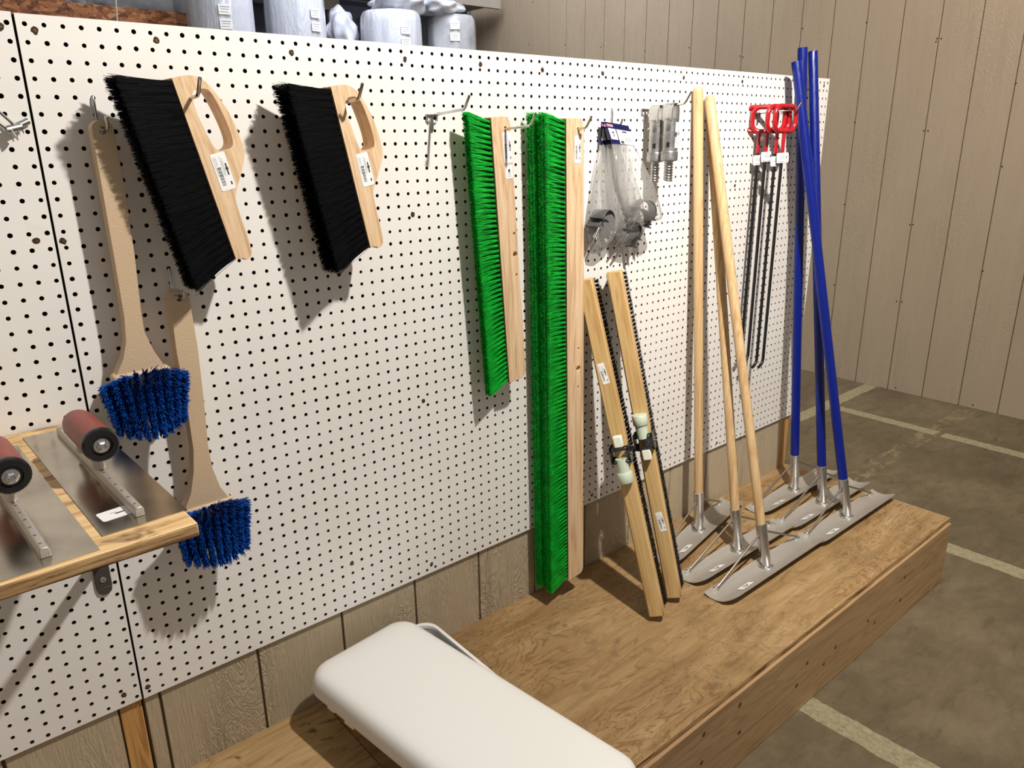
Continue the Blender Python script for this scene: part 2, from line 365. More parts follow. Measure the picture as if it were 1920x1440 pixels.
def label(parent, cx, cz, w, h, y, tilt=0, style='long', X=None, name='price_label'):
    """printed sticker facing -y of its thing's frame"""
    m = MB(); T = Matrix.Translation((cx, y, cz)) @ Matrix.Rotation(-math.radians(tilt), 4, 'Y')
    m.X = (X @ T) if X is not None else T
    m.prism(rrect(w, h, min(w, h)*.12, 3), [], -.012, .0)
    def bar(u0, u1, v0, v1, mi):
        m.cur = mi; m.box(u0*w, u1*w, -.016, -.0125, v0*h, v1*h); m.cur = 0
    r = random.Random(11)
    if style == 'long':
        v = -.36
        while v < .12:
            t = r.choice((.008, .014, .022)); bar(-.32, -.06, v, v+t, 1); v += t+r.choice((.01, .018))
        for u, a, b in ((-.40, -.1, .4), (-.30, .16, .42), (-.22, .18, .38), (0.02, -.1, .4), (.09, -.14, .3), (.16, -.05, .36)): bar(u, u+.025, a, b, 2)
        bar(.26, .36, -.12, .2, 1); bar(.22, .41, .02, .09, 1); bar(.26, .36, -.38, -.29, 1)
    elif style == 'tag':
        u = -.25
        while u < .2:
            t = r.choice((.012, .022, .03)); bar(u, u+t, -.12, .22, 1); u += t+r.choice((.02, .03))
        bar(-.3, .3, -.22, -.18, 2); bar(-.4, .42, -.42, -.37, 1); bar(-.4, .1, .36, .4, 2); bar(.28, .36, -.1, .2, 1)
    elif style == 'small':
        bar(-.12, .12, -.05, .2, 1); bar(-.18, .18, -.2, -.13, 2); bar(-.3, .3, -.35, -.31, 2)
    else:
        bar(-.1, .3, -.04, .1, 1); bar(-.3, .3, .2, .25, 2); bar(-.3, .2, -.25, -.21, 2)
    return m.build(name, [M['label'], M['ink'], M['ink_soft']], parent, smooth=False)

# ------------------------------------------------------------------ setting
m = MB(); m.box(-120, 176, -160, 182, -1, 0); struct(m, 'floor', M['concrete'], (0, 0, -66.6), smooth=False)
def boards(x_list, z0, z1, gap=.38, depth=.62, name='', axis='y', plane=0, mat=None, loc=(0, 0, 0)):
    m = MB()
    for a, b in zip(x_list[:-1], x_list[1:]):
        if axis == 'x': m.box(a+gap/2, b-gap/2, 0, depth, z0, z1)
        else: m.box(0, depth, a+gap/2, b-gap/2, z0, z1)
    m.cur = 1
    if axis == 'x': m.box(x_list[0], x_list[-1], .22, depth+.05, z0, z1)
    else: m.box(.22, depth+.05, x_list[0], x_list[-1], z0, z1)
    return struct(m, name, [mat, M['groove']], loc, bevel=.06, smooth=False)
YS = [2.6+8*k for k in range(-12, 23)]
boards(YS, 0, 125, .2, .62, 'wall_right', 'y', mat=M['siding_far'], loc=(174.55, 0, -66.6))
# nails in the far wall
m = MB()
for px, py in ((1625, 42), (1603, 229), (1583, 383), (1564, 534), (1757, 72), (1765, 72), (1755, 78), (1732, 245), (1740, 245), (1706, 421), (1712, 421), (1681, 565), (1691, 566), (1905, 156), (1879, 312), (1843, 508), (1654, 727), (1679, 727), (1824, 759), (1505, 53), (999, 4), (992, 83), (1060, 84), (1127, 88), (1209, 95), (1292, 89), (1387, 105), (1393, 107), (935, 17)):
    p = at(px, py, 'x', 174.5); m.lathe([(.16, -.04), (.16, .02)], 8, 'x', (p.x, p.y, p.z))
struct(m, 'wall_right', M['ink'], (0, 0, 0)).name = 'trim_4'
m = MB(); m.box(-120, 182, 0, 1, 0, 125); struct(m, 'wall_back', plain('back_wall_paint', (96, 102, 120), .8), (0, 180, -66.6), smooth=False)
# low partition: siding strip under the pegboard, studs, dark backing that shades the peg holes
XS = [1.75+8*k for k in range(0, 12)]
boards([.52, 1.75]+XS[1:11]+[83.0, 93.1], -57.2, -47.9, .22, .55, 'wall_front', 'x', mat=M['siding'], loc=(0, .4, 0))
boards([-30.3, -22.3, -14.3, -8.75, -1.2], -66.6, -47.9, .22, .55, 'wall_left', 'x', mat=M['siding'], loc=(0, .4, 0))
m = MB(); m.box(-30, 95.3, .95, 1.2, -66.6, -.5); m.box(-30, 95.3, .24, .95, -.75, -.5); o = struct(m, 'wall_partition', M['dark_back'], smooth=False); o.name = 'wall_dark_backing'  # unseen dark sheet and top cap, added to keep light out of the holes
m = MB(); m.box(-1.15, .42, .5, 4, -66.5, -48); m.box(93.15, 95.1, .45, .94, -66.5, -1); m.box(93.15, 95.1, 1.21, 4, -66.5, -1); struct(m, 'trim_1', M['stud'], bevel=.06)
m = MB(); m.box(-30, 95, .3, .9, -48.4, -46.9); struct(m, 'trim_2', M['dark_back'], smooth=False)
m = MB(); m.box(-30, 93, 1.25, 4.2, -2.0, -.6); struct(m, 'trim_3', M['stud'], smooth=False)

# ------------------------------------------------------------------ pegboards with real quarter inch holes
def pegboard(name, lab, x0, x1, cols, ztop, zbot, screws):
    root = thing(name, lab, 'pegboard', (x0, 0, zbot), group='white pegboard panels')
    m = MB(); NH = 10; R = .142; rows = [-r for r in range(1, 49)]
    xs = [x0]+[c+.5 for c in cols[:-1]]+[x1]; zs = [ztop]+[r-.5 for r in rows[:-1]]+[zbot]
    V = []; F = []; MI = []
    def vid(p): V.append(p); return len(V)-1
    for i, cx in enumerate(cols):
        for j, cz in enumerate(rows):
            a, b, c, d = xs[i], xs[i+1], zs[j], zs[j+1]
            jr = R*random.uniform(.95, 1.12)
            ring = [vid((cx+jr*math.cos(2*PI*k/8+PI/8), 0, cz+jr*math.sin(2*PI*k/8+PI/8))) for k in range(8)]
            back = [vid((V[q][0], .2, V[q][2])) for q in ring]
            TR, TL, BL, BR = vid((b, 0, c)), vid((a, 0, c)), vid((a, 0, d)), vid((b, 0, d))
            F += [(ring[0], ring[1], TR), (TR, ring[1], ring[2], TL), (ring[2], ring[3], TL), (TL, ring[3], ring[4], BL), (ring[4], ring[5], BL), (BL, ring[5], ring[6], BR), (ring[6], ring[7], BR), (BR, ring[7], ring[0], TR)]; MI += [0]*8
            F += [(ring[k], back[k], back[(k+1) % 8], ring[(k+1) % 8]) for k in range(8)]; MI += [1]*8
    e = [vid(p) for p in ((x0, 0, ztop), (x1, 0, ztop), (x1, .22, ztop), (x0, .22, ztop), (x0, 0, zbot), (x1, 0, zbot), (x1, .22, zbot), (x0, .22, zbot))]
    F += [(e[0], e[1], e[2], e[3]), (e[4], e[7], e[6], e[5]), (e[0], e[3], e[7], e[4]), (e[1], e[5], e[6], e[2])]; MI += [1]*4
    me = bpy.data.meshes.new('panel'); me.from_pydata([((p[0]-x0)*S, p[1]*S, (p[2]-zbot)*S) for p in V], [], F)
    me.materials.append(M['peg']); me.materials.append(M['core']); me.polygons.foreach_set('material_index', MI); me.update()
    o = bpy.data.objects.new('panel', me); C.objects.link(o); o.parent = root
    for px, py in screws:
        p = at(px, py, 'y', 0); m = MB(); k = 11; r0 = random.Random(px)
        pts = [(p.x-x0+(.16+.09*r0.random())*math.cos(2*PI*q/k), p.z-zbot+(.17+.1*r0.random())*math.sin(2*PI*q/k)) for q in range(k)]
        m.prism(pts, [], -.012, .0); m.cur = 1; m.lathe([(.10, -.015), (.085, -.05), (.03, -.05), (.025, -.03)], 10, 'y', (p.x-x0, 0, p.z-zbot))
        m.build('screw', [M['torn'], M['brass']], root, smooth=False)
    return root
pegboard('pegboard_panel', 'long white pegboard panel right of the seam, with the brushes and tools on it', .55, 95.4, [k*1.0 for k in range(1, 95)]+[94.9], -.45, -48.45,
         [(65, 57), (293, 76), (547, 99), (759, 111), (901, 121), (1017, 131), (1130, 138), (1282, 146), (1392, 153), (1545, 161), (118, 452), (774, 402), (794, 752), (660, 1056), (809, 1058), (277, 1288), (1344, 830), (1378, 348), (1507, 560), (1110, 928)])
pegboard('pegboard_panel', 'white pegboard panel at the left edge, behind the shelf of trowels', -30, .40, [.1-k for k in range(29, -1, -1)], -.4, -48.4,
         [(1, 50), (68, 452), (232, 1303)])

# ------------------------------------------------------------------ display platform
root = thing('display_platform', 'low plywood topped lumber platform on the concrete, under the pegboard', 'platform', (0, 0, -66.6))
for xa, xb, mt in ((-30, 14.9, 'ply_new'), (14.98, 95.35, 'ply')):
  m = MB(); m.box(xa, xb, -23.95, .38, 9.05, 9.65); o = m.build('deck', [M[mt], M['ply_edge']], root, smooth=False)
  for p in o.data.polygons:
    if abs(p.normal.z) < .5: p.material_index = 1
m = MB(); m.box(-30, 95.2, -24.25, -22.8, 0, 9.0); fb = m.build('front_board', M['lumber'], root, bevel=.1)
m = MB(); m.box(93.8, 95.2, -22.75, .3, 0, 9.0); m.build('end_board', M['lumber'], root, bevel=.1)
m = MB(); kn = random.Random(3)
for px, py in ((1514, 1243), (1494, 1285), (1688, 1125), (1697, 1082), (1628, 1164), (1567, 1213), (1545, 1245), (1640, 1167), (1320, 1377), (1316, 1430), (1388, 1322), (1387, 1373)):
    p = at(px, py, 'y', -24.27); m = MB(); m.prism([(p.x+.34*kn.uniform(.4, 1.1)*math.cos(2*PI*k/9), p.z+66.6+.26*kn.uniform(.7, 1.2)*math.sin(2*PI*k/9)) for k in range(9)], [], -24.265, -24.24); m.build('knot', M['knot'], fb, smooth=False)

# ------------------------------------------------------------------ shelf with trowels
root = thing('wall_shelf', 'rough plywood shelf board on a grey bracket, holding the two trowels', 'shelf', (0, 0, -26.1))
m = MB(); m.rings([[(-32, -20.2, z), (.62, -20.2, z), (.25, -.05, z), (-32, -.05, z)] for z in (0, .74)]); o = m.build('board', [M['shelf'], M['ply_edge']], root, bevel=.12)
for p in o.data.polygons:
    if abs(p.normal.z) < .5: p.material_index = 1
m = MB(); m.box(-1.15, -.12, -.22, -.02, -11.9, 0)
m.rings([[(x, y, z) for x, z in [(-1.15, -11.9), (-1.05, -12.3), (-.8, -12.5), (-.45, -12.5), (-.2, -12.3), (-.12, -11.9)]] for y in (-.22, -.02)])
m.box(-1.15, -.12, -14.5, -.05, -.2, 0)
m.X = Matrix.Translation((-.63, -.2, -9.6)) @ Matrix.Rotation(math.atan2(13.6, 9.6), 4, 'X'); m.box(-.5, .5, -.1, .1, 0, 16.6); m.X = None
br = m.build('bracket', M['bracket'], root, bevel=.04)
m = MB(); m.lathe([(.02, -.06), (.14, -.1), (.21, -.07), (.21, 0)], 14, 'y', (-.66, -.22, -11.25)); m.box(-.66-.02, -.66+.02, -.335, -.3, -11.37, -11.13); m.build('bolt', M['steel'], br)

def make_trowel(lab, loc, rz):
    rt = thing('finishing_trowel', lab, 'trowel', loc, Matrix.Rotation(rz, 3, 'Z'), 'steel finishing trowels on the shelf')
    m = MB(); m.prism([(-1.98, -8.6), (1.98, -8.6), (1.98, 8.6), (-1.98, 8.6)], [], 0, .045); m.X = None
    b = MB(); b.box(-1.98, 1.98, -8.6, 8.6, 0, .05); b.build('blade', M['blade'], rt, smooth=False)
    b = MB(); b.rings([[(x, y, z) for x, z in [(-.24, .05), (.24, .05), (.22, .42), (.12, .56), (-.12, .56), (-.22, .42)]] for y in (-7.75, -7.6, 7.6, 7.75)])
    rb = b.build('mounting_rib', M['alu'], rt, bevel=.05)
    for k in range(15): b = MB(); b.box(-.11, .02, -7.2+k*1.03-.03, -7.2+k*1.03+.03, .555, .575); b.build('rivet', M['dark_steel'], rb, smooth=False)
    b = MB(); b.tube([(0, -1.0, .5), (0, -.9, 1.2), (0, -1.2, 1.9)], [.5, .32, .34], 12, sq=.7); b.build('handle_post', M['alu'], rt); b = MB(); b.tube([(0, 2.4, .5), (0, 2.4, 1.2), (0, 2.0, 1.9)], [.5, .32, .34], 12, sq=.7); b.build('handle_post', M['alu'], rt)
    b = MB(); b.lathe([(.6, 2.5), (.78, 2.4), (.86, 2.0), (.88, 1.0), (.89, -.6), (.89, -1.6), (.88, -1.95)], 28, 'y', (0, 0, 2.25)); hd = b.build('handle', M['maroon'], rt)
    b = MB(); b.lathe([(.89, -1.95), (.93, -2.05), (.93, -2.35), (.84, -2.5), (.55, -2.52), (.5, -2.42), (.3, -2.42)], 28, 'y', (0, 0, 2.25)); ec = b.build('end_cap', M['black_rubber'], hd)
    b = MB(); b.lathe([(.38, -2.43), (.38, -2.5), (.30, -2.52), (.28, -2.68), (.18, -2.74), (.12, -2.66)], 6, 'y', (0, 0, 2.25)); b.lathe([(.40, -2.40), (.40, -2.47)], 20, 'y', (0, 0, 2.25)); b.build('nut', M['steel'], hd, smooth=False)
    return rt
t1 = make_trowel('steel finishing trowel with maroon handle, nearest the right end of the shelf', (-1.5, -9.95, -25.36), math.radians(1.3))
b = MB()
T = Matrix.Translation((-.8, -6.9, .05)) @ Matrix.Rotation(math.radians(2), 4, 'Z'); 
lb = MB(); lb.X = Matrix.Translation((-.85, -6.55, .062)) @ Matrix.Rotation(math.radians(4), 4, 'Z') @ Matrix.Rotation(-PI/2, 4, 'X')
lb.prism(rrect(1.45, 1.15, .12, 3), [], -.006, .006); lb.cur = 1; lb.box(.0, .45, -.012, -.007, -.1, .02); lb.box(-.2, .1, -.012, -.007, .12, .15); lb.build('price_label', [M['label'], M['ink']], t1, smooth=False)
make_trowel('steel finishing trowel with maroon handle, cut off by the left edge', (-5.9, -11.3, -25.36), math.radians(1.5))

# ------------------------------------------------------------------ hooks
def straight_hook(lab, x, z, L=5.0, tip=.85, rise=.35, cross=True):
    rt = thing('peg_hook', lab, 'hook', (x, -.02, z), group='steel wire hooks on the pegboard')
    m = MB(); m.tube([(0, -.1, 0), (0, -L*.5, rise*.5), (0, -L, rise), (0, -L-.25, rise+.18), (0, -L-.8*tip, rise+tip)], .115, 10); m.build('wire', M['chrome'], rt)
    if cross:
        m = MB(); m.tube([(-.62, -.12, 0), (.62, -.12, 0)], .09, 8)
        m.tube([(-.5, -.1, 0), (-.5, -.1, -.45), (-.3, -.1, -.62)], .08, 8); m.tube([(.5, -.1, 0), (.5, -.1, -.45), (.3, -.1, -.62)], .08, 8); m.box(-.14, .14, -.12, -.04, -1.3, 0); m.build('back_plate', M['steel'], rt)
    return rt
def j_hook(lab, x, z, drop, out, tip):
    rt = thing('peg_hook', lab, 'hook', (x, -.02, z), group='steel wire hooks on the pegboard')
    m = MB(); m.tube([(0, .3, .0), (0, -.08, -.05), (0, -.13, -.25), (0, -.13, -drop+.3), (0, -.25, -drop), (0, -out, -drop-.02), (0, -out-.2, -drop+.15), (0, -out-.3, -drop+tip)], .1, 10); m.build('wire', M['chrome'], rt)
    return rt
straight_hook('empty wire hook between the second black brush and the green brushes', 29.65, -5.75, 4.45, 1.0, .3)
straight_hook('wire hook through the loop handle of the left black brush', 8.6, -5.35, 5.2, 1.0, .35)
straight_hook('wire hook through the loop handle of the right black brush', 19.75, -5.3, 5.2, 1.0, .35)
straight_hook('wire hook through the end hole of the short green brush', 35.65, -7.05, 5.6, 1.0, .35)
straight_hook('wire hook through the end hole of the long green brush', 43.65, -7.15, 4.3, 1.0, .3)
straight_hook('wire hook carrying the two grey threaded adapters', 57.1, -4.9, 5.0, 1.0, .35)
straight_hook('wire hook carrying the red handled rod pullers', 78.5, -5.05, 5.2, .7, .3)
j_hook('bent wire hook holding the upper tan scrub brush', 3.97, -4.95, 1.95, 2.1, .75)
j_hook('bent wire hook holding the lower tan scrub brush', 6.99, -16.0, 1.85, 1.95, .6)
j_hook('bent wire hook holding the clear bags of hardware', 51.93, -5.0, 1.45, 1.2, .55)

# bracket arm at the left edge of the picture
rt = thing('wire_bracket', 'chrome two-wire bracket with a small knob, at the upper left edge', 'bracket', tuple(at(30, 236, 'y', -.4)))
m = MB(); m.tube([(-.15, -.1, .1), (-2.9, -.25, 3.3)], .09, 8); m.tube([(-.55, -.2, -.15), (-3.4, -.35, 2.6)], .13, 8); m.build('wires', M['chrome'], rt)
m = MB(); m.tube([(-.6, -.2, -.25), (.25, .1, -.05)], .24, 12); m.tube([(.1, .1, 0), (.42, .16, .14), (.72, .22, .28)], [.2, .2, .19], 14); m.tube([(-.35, -.25, -.2), (-.2, -.25, -.62)], [.18, .26], 12, sq=.5); m.build('knob', M['steel'], rt)
m = MB(); m.tube([(.0, 0, -.2), (.1, 0, -.5)], .03, 6); m.tube([(.25, 0, -.15), (.33, 0, -.42)], .035, 6); m.build('pin', M['dark_steel'], rt)

# ------------------------------------------------------------------ black counter brushes
def unrot(pts, ox, oz, a):
    c, s_ = math.cos(math.radians(a)), math.sin(math.radians(a)); return [((x-ox)*c+(z-oz)*s_, -(x-ox)*s_+(z-oz)*c) for x, z in pts]
def smooth_loop(p, it=2):
    for _ in range(it):
        q = []
        for i in range(len(p)):
            a, b = p[i], p[(i+1) % len(p)]; q += [(a[0]*.75+b[0]*.25, a[1]*.75+b[1]*.25), (a[0]*.25+b[0]*.75, a[1]*.25+b[1]*.75)]
        p = q
    return p
A2 = 11.5; O2 = (18.51, -4.14)
curve = [(19.71, -3.89), (20.61, -4.3), (21.45, -5.54), (22.03, -6.83), (22.43, -8.35), (22.38, -9.0), (22.1, -9.75), (21.6, -10.84), (21.32, -11.5), (21.53, -12.6), (21.97, -14.73), (21.97, -15.4), (21.5, -15.75)]
cv = unrot(curve, *O2, A2); left = [(.0, -11.62), (0, 0)]
outl = [(0, 0)]+[(.02, .02)]
def chaikin_open(p, it=2):
    for _ in range(it):
        q = [p[0]]
        for a, b in zip(p[:-1], p[1:]): q += [(a[0]*.75+b[0]*.25, a[1]*.75+b[1]*.25), (a[0]*.25+b[0]*.75, a[1]*.25+b[1]*.75)]
        p = q+[p[-1]]
    return p
outer = chaikin_open([(0, 0)]+cv+[(.6, -11.72), (0, -11.62)], 2)
hole = smooth_loop(unrot([(19.55, -4.95), (20.0, -4.72), (20.7, -4.75), (21.1, -5.6), (21.55, -6.83), (21.8, -7.9), (21.6, -8.4), (20.9, -8.6), (20.45, -8.3), (20.1, -7.4), (19.6, -5.9)], *O2, A2), 2)
def make_black_brush(lab, loc, a):
    rt = thing('counter_brush', lab, 'brush', loc, rotY(a), 'black bristled counter brushes')
    m = MB(); m.prism(outer, [hole], 0, 1.65); w = m.build('wooden_handle', M['beech'], rt, bevel=.14, seg=3)
    m = MB(); m.box(-.05, .01, .08, 1.58, -11.5, -.12); m.build('bristle_seat', M['beech_dark'], w, smooth=False)
    m = MB(); A = []; B = []
    nt = 25
    for i in range(nt):
        for j in range(5):
            z = -.3-i*(11.1/(nt-1)); y = .2+j*.31
            n = 75
            rz = rng.normal(0, .09, n); ry = rng.normal(0, .07, n)
            t = i/(nt-1); tz = .42-t*12.9; ty = -.02+j*.58
            A.append(np.stack([np.full(n, -.02), y+ry, z+rz], 1))
            B.append(np.stack([-3.12+rng.normal(0, .07, n)-rng.random(n)*.05, ty+rng.uniform(-.33, .33, n), tz+rng.uniform(-.34, .34, n)+rng.normal(0, .05, n)], 1))
    A = np.concatenate(A); B = np.concatenate(B); B[:, 1] = B[:, 1].clip(-.08, 2.5)
    st = rng.choice(len(B), 70); B[st] += rng.normal(0, .2, (70, 3))
    m.strands(A, B, .019, .014, nseg=2, bend=rng.normal(0, .02, A.shape))
    m.rings([[(x, y, z) for y, z in ((.25, -.35), (1.45, -.35), (1.45, -11.3), (.25, -11.3))] if x == -.03 else [(x, y, z) for y, z in ((.2, .05), (2.2, .05), (2.2, -12.1), (.2, -12.1))] for x in (-.03, -2.9)])
    m.build('bristles', M['black_bristle'], rt, smooth=False)
    return rt
bb = make_black_brush('black bristled counter brush with wooden loop handle, nearer the left edge', (7.6, -4.1, -3.95), 13.0)
label(bb, 1.12, -6.0, 1.0, 2.4, -.012, 0, 'long')
copy_thing(bb, 'black bristled counter brush with wooden loop handle, just left of the empty hook', (18.45, -3.9, -4.10), rotY(11.5))

# ------------------------------------------------------------------ green broom heads
def make_green(lab, loc, a, L, w, th, fans, tipx, ty, nt, holes, per):
    rt = thing('push_broom_head', lab, 'broom head', loc, rotY(a), 'green bristled broom heads')
    r = .75; o = [(0, 0), (w-r, 0)]+[(w-r+r*math.sin(math.radians(x)), -r+r*math.cos(math.radians(x))) for x in range(15, 91, 15)]
    o += [(w+.02, -L+r)]+[(w-r+r*math.cos(math.radians(x)), -L+r-r*math.sin(math.radians(x))) for x in range(15, 91, 15)]+[(0, -L)]
    hs = [[(cx+hr*math.cos(2*PI*k/12), cz+hr*math.sin(2*PI*k/12)) for k in range(12)] for cx, cz, hr in holes]
    m = MB(); m.prism(o, hs, 0, th); bl = m.build('wooden_block', M['beech'], rt, bevel=.08)
    for cx, cz, hr in holes[1:]: m = MB(); m.lathe([(hr*.98, th*.5), (hr*.5, th*.6), (.01, th*.7)], 12, 'y', (cx, 0, cz)); m.build('drilled_hole', M['beech_dark'], bl, smooth=False)
    m = MB(); m.box(-.03, .01, .06, th-.06, -L+.1, -.1); m.build('bristle_seat', M['beech_dark'], bl, smooth=False)
    m = MB(); A = []; B = []
    for i in range(nt):
        t = i/(nt-1)
        for fi, (ya, yb, ta, tb, rows) in enumerate(fans):
            for j in range(rows):
                u = (j+.5)/rows; n = per; z = -.32-t*(L-.62)
                A.append(np.stack([np.full(n, -.02), ya+(yb-ya)*u+rng.normal(0, .04, n), z+rng.normal(0, .045, n)], 1))
                B.append(np.stack([tipx+rng.normal(0, .05, n), ta+(tb-ta)*u+rng.normal(0, .07, n), .35-t*(L+.85)+rng.uniform(-.26, .26, n)], 1))
    A = np.concatenate(A); B = np.concatenate(B)
    bend = np.zeros_like(A); bend[:, 2] = -.25*np.sin(np.clip(-A[:, 2]/L, 0, 1)*3.0)
    B[:, 2] -= bend[:, 2]; st = rng.choice(len(B), 40); B[st] += rng.normal(0, .2, (40, 3))
    m.strands(A, B, .024, .016, nseg=2, bend=bend)
    for (ya, yb, ta, tb, rows) in fans:
        m.rings([[(-.1, y, z) for y, z in ((ya*.25+yb*.75, -.35), (yb, -.35), (yb, -L+.35), (ya*.25+yb*.75, -L+.35))], [(-1.35, y, z) for y, z in ((ya*.5+yb*.5, -.2), (ya*.1+yb*.9, -.2), (ya*.1+yb*.9, -L+.2), (ya*.5+yb*.5, -L+.2))], [(tipx+.18, y, z) for y, z in ((ta*.9+tb*.1, .1), (ta*.1+tb*.9, .1), (ta*.1+tb*.9, -L-.3), (ta*.9+tb*.1, -L-.3))]])
    m.build('bristles', M['green_bristle'], rt, smooth=False)
    return rt
g1 = make_green('shorter broom head with bright green bristles, hanging right of the empty hook', (34.1, -2.5, -5.95), 4.1, 24.1, 2.1, 1.0, [(.15, .85, -.02, .95, 3)], -2.38, 0, 54, [(1.5, -.95, .13), (1.75, -10.1, .13), (1.72, -12.0, .26), (1.75, -13.9, .12)], 52)
label(g1, 1.58, -2.6, .95, 2.6, -.012, 0, 'long'); label(g1, 1.6, -4.65, .85, 1.15, -.012, 0, 'small')
g2 = make_green('tall broom head with deep green bristles, reaching almost to the platform', (42.1, -3.5, -5.98), 1.3, 48.3, 2.3, 1.9, [(.15, .85, -.05, 1.25, 3), (1.05, 1.75, 1.6, 2.85, 3)], -2.5, 0, 108, [(1.5, -.95, .13), (1.55, -22.0, .13), (1.55, -24.1, .3), (1.5, -26.1, .12)], 34)
label(g2, 1.42, -2.75, .85, 2.45, -.012, 0, 'long')

# ------------------------------------------------------------------ tan scrub brushes
def make_scrub(lab, loc, edges_l, edges_r, hz, pad, rx, tips, yb, depth):
    rt = thing('scrub_brush', lab, 'brush', loc, None, 'tan handled blue scrub brushes')
    ox, oy, oz = loc
    topx = (edges_l[0][0]+edges_r[0][0])/2; r = (edges_r[0][0]-edges_l[0][0])/2
    cap = [(topx+r*math.cos(math.radians(a)), edges_r[0][1]+r*.9*math.sin(math.radians(a))) for a in range(15, 180, 15)]
    o = list(edges_r)[::-1]+cap+list(edges_l)
    o = [(x-ox, z-oz) for x, z in o]
    hcx = topx-ox; hh = [(hcx+.21*math.cos(2*PI*k/14), hz-oz+.24*math.sin(2*PI*k/14)) for k in range(14)]
    m = MB(); m.prism(o, [hh], -.95, .0); m.build('handle', M['tan'], rt, bevel=.26, seg=4)
    # bristle pad base + tufts
    (px0, px1, pz0, pz1) = pad
    m = MB(); m.box(px0-ox, px1-ox, -1.15, -.15, pz0-oz, pz1-oz); m.build('head_plate', M['tan'], rt, bevel=.2, seg=3)
    (TL, TR, BR, BL) = tips
    m = MB(); A = []; B = []; nc, nr = 9, 9; bd = []
    for i in range(nc):
        for j in range(nr):
            u = i/(nc-1); v = j/(nr-1); n = 120
            ax = px0-ox+.35+(px1-px0-.7)*u; az = pz1-oz-.3-(pz1-pz0-.6)*v
            tx = (TL[0]*(1-u)+TR[0]*u)*(1-v)+(BL[0]*(1-u)+BR[0]*u)*v-ox; tz = (TL[1]*(1-u)+TR[1]*u)*(1-v)+(BL[1]*(1-u)+BR[1]*u)*v-oz-.5*math.sin(PI*u)*v+.75*math.sin(PI*u)*(1-v)**2
            yy = -depth+.5*(2*u-1)**2*1.0
            A.append(np.stack([ax+rng.normal(0, .05, n), np.full(n, -1.1), az+rng.normal(0, .06, n)], 1))
            k = rng.random(n)
            B.append(np.stack([tx+rng.uniform(-.16, .16, n), yy+rng.uniform(-.1, .5, n), tz+rng.uniform(-.32, .32, n)], 1))
    A = np.concatenate(A); B = np.concatenate(B)
    m.rings([[(x, -1.15, z) for x, z in ((px0-ox+.3, pz1-oz-.2), (px1-ox-.3, pz1-oz-.2), (px1-ox-.3, pz0-oz+.2), (px0-ox+.3, pz0-oz+.2))], [(x, -2.3, z) for x, z in ((TL[0]-ox+.7, TL[1]-oz-.2), (TR[0]-ox-.6, TR[1]-oz-.2), (BR[0]-ox-.6, BR[1]-oz+.5), (BL[0]-ox+.7, BL[1]-oz+.5))]])
    m.strands(A, B, .026, .024, nseg=3, bend=rng.normal(0, .06, A.shape)); m.build('bristles', M['blue_bristle'], rt, smooth=False)
    return rt
Y1 = -.95
make_scrub('tan plastic scrub brush with blue bristles, the upper one of two', (3.6, Y1, -24.0),
    [(3.17, -6.9), (3.2, -10.6), (3.22, -14.8), (3.22, -18.6), (3.08, -20.2), (2.75, -21.3), (2.3, -22.1), (2.0, -22.7), (2.0, -24.4)],
    [(4.42, -6.9), (4.52, -10.6), (4.46, -14.7), (4.3, -18.3), (4.3, -19.7), (4.7, -21.1), (5.25, -22.3), (5.5, -22.8), (5.5, -24.4)],
    -6.95, (1.9, 5.6, -25.6, -22.3), 0, [(.8, -22.8), (6.1, -22.75), (5.5, -25.75), (1.4, -25.7)], 0, 3.3)
make_scrub('tan plastic scrub brush with blue bristles, the lower one of two', (6.8, Y1, -35.0),
    [(6.2, -17.85), (6.15, -21.5), (6.3, -25.5), (6.3, -28.8), (6.1, -30.4), (5.7, -32.0), (5.15, -33.1), (5.1, -35)],
    [(7.5, -17.85), (7.6, -21.4), (7.5, -25.5), (7.35, -28.8), (7.45, -30.6), (7.8, -32.2), (8.35, -33.3), (8.4, -35)],
    -17.8, (5.0, 8.6, -36.6, -33.2), 0, [(3.9, -33.6), (9.15, -33.4), (8.7, -36.8), (4.3, -36.5)], 0, 3.2)

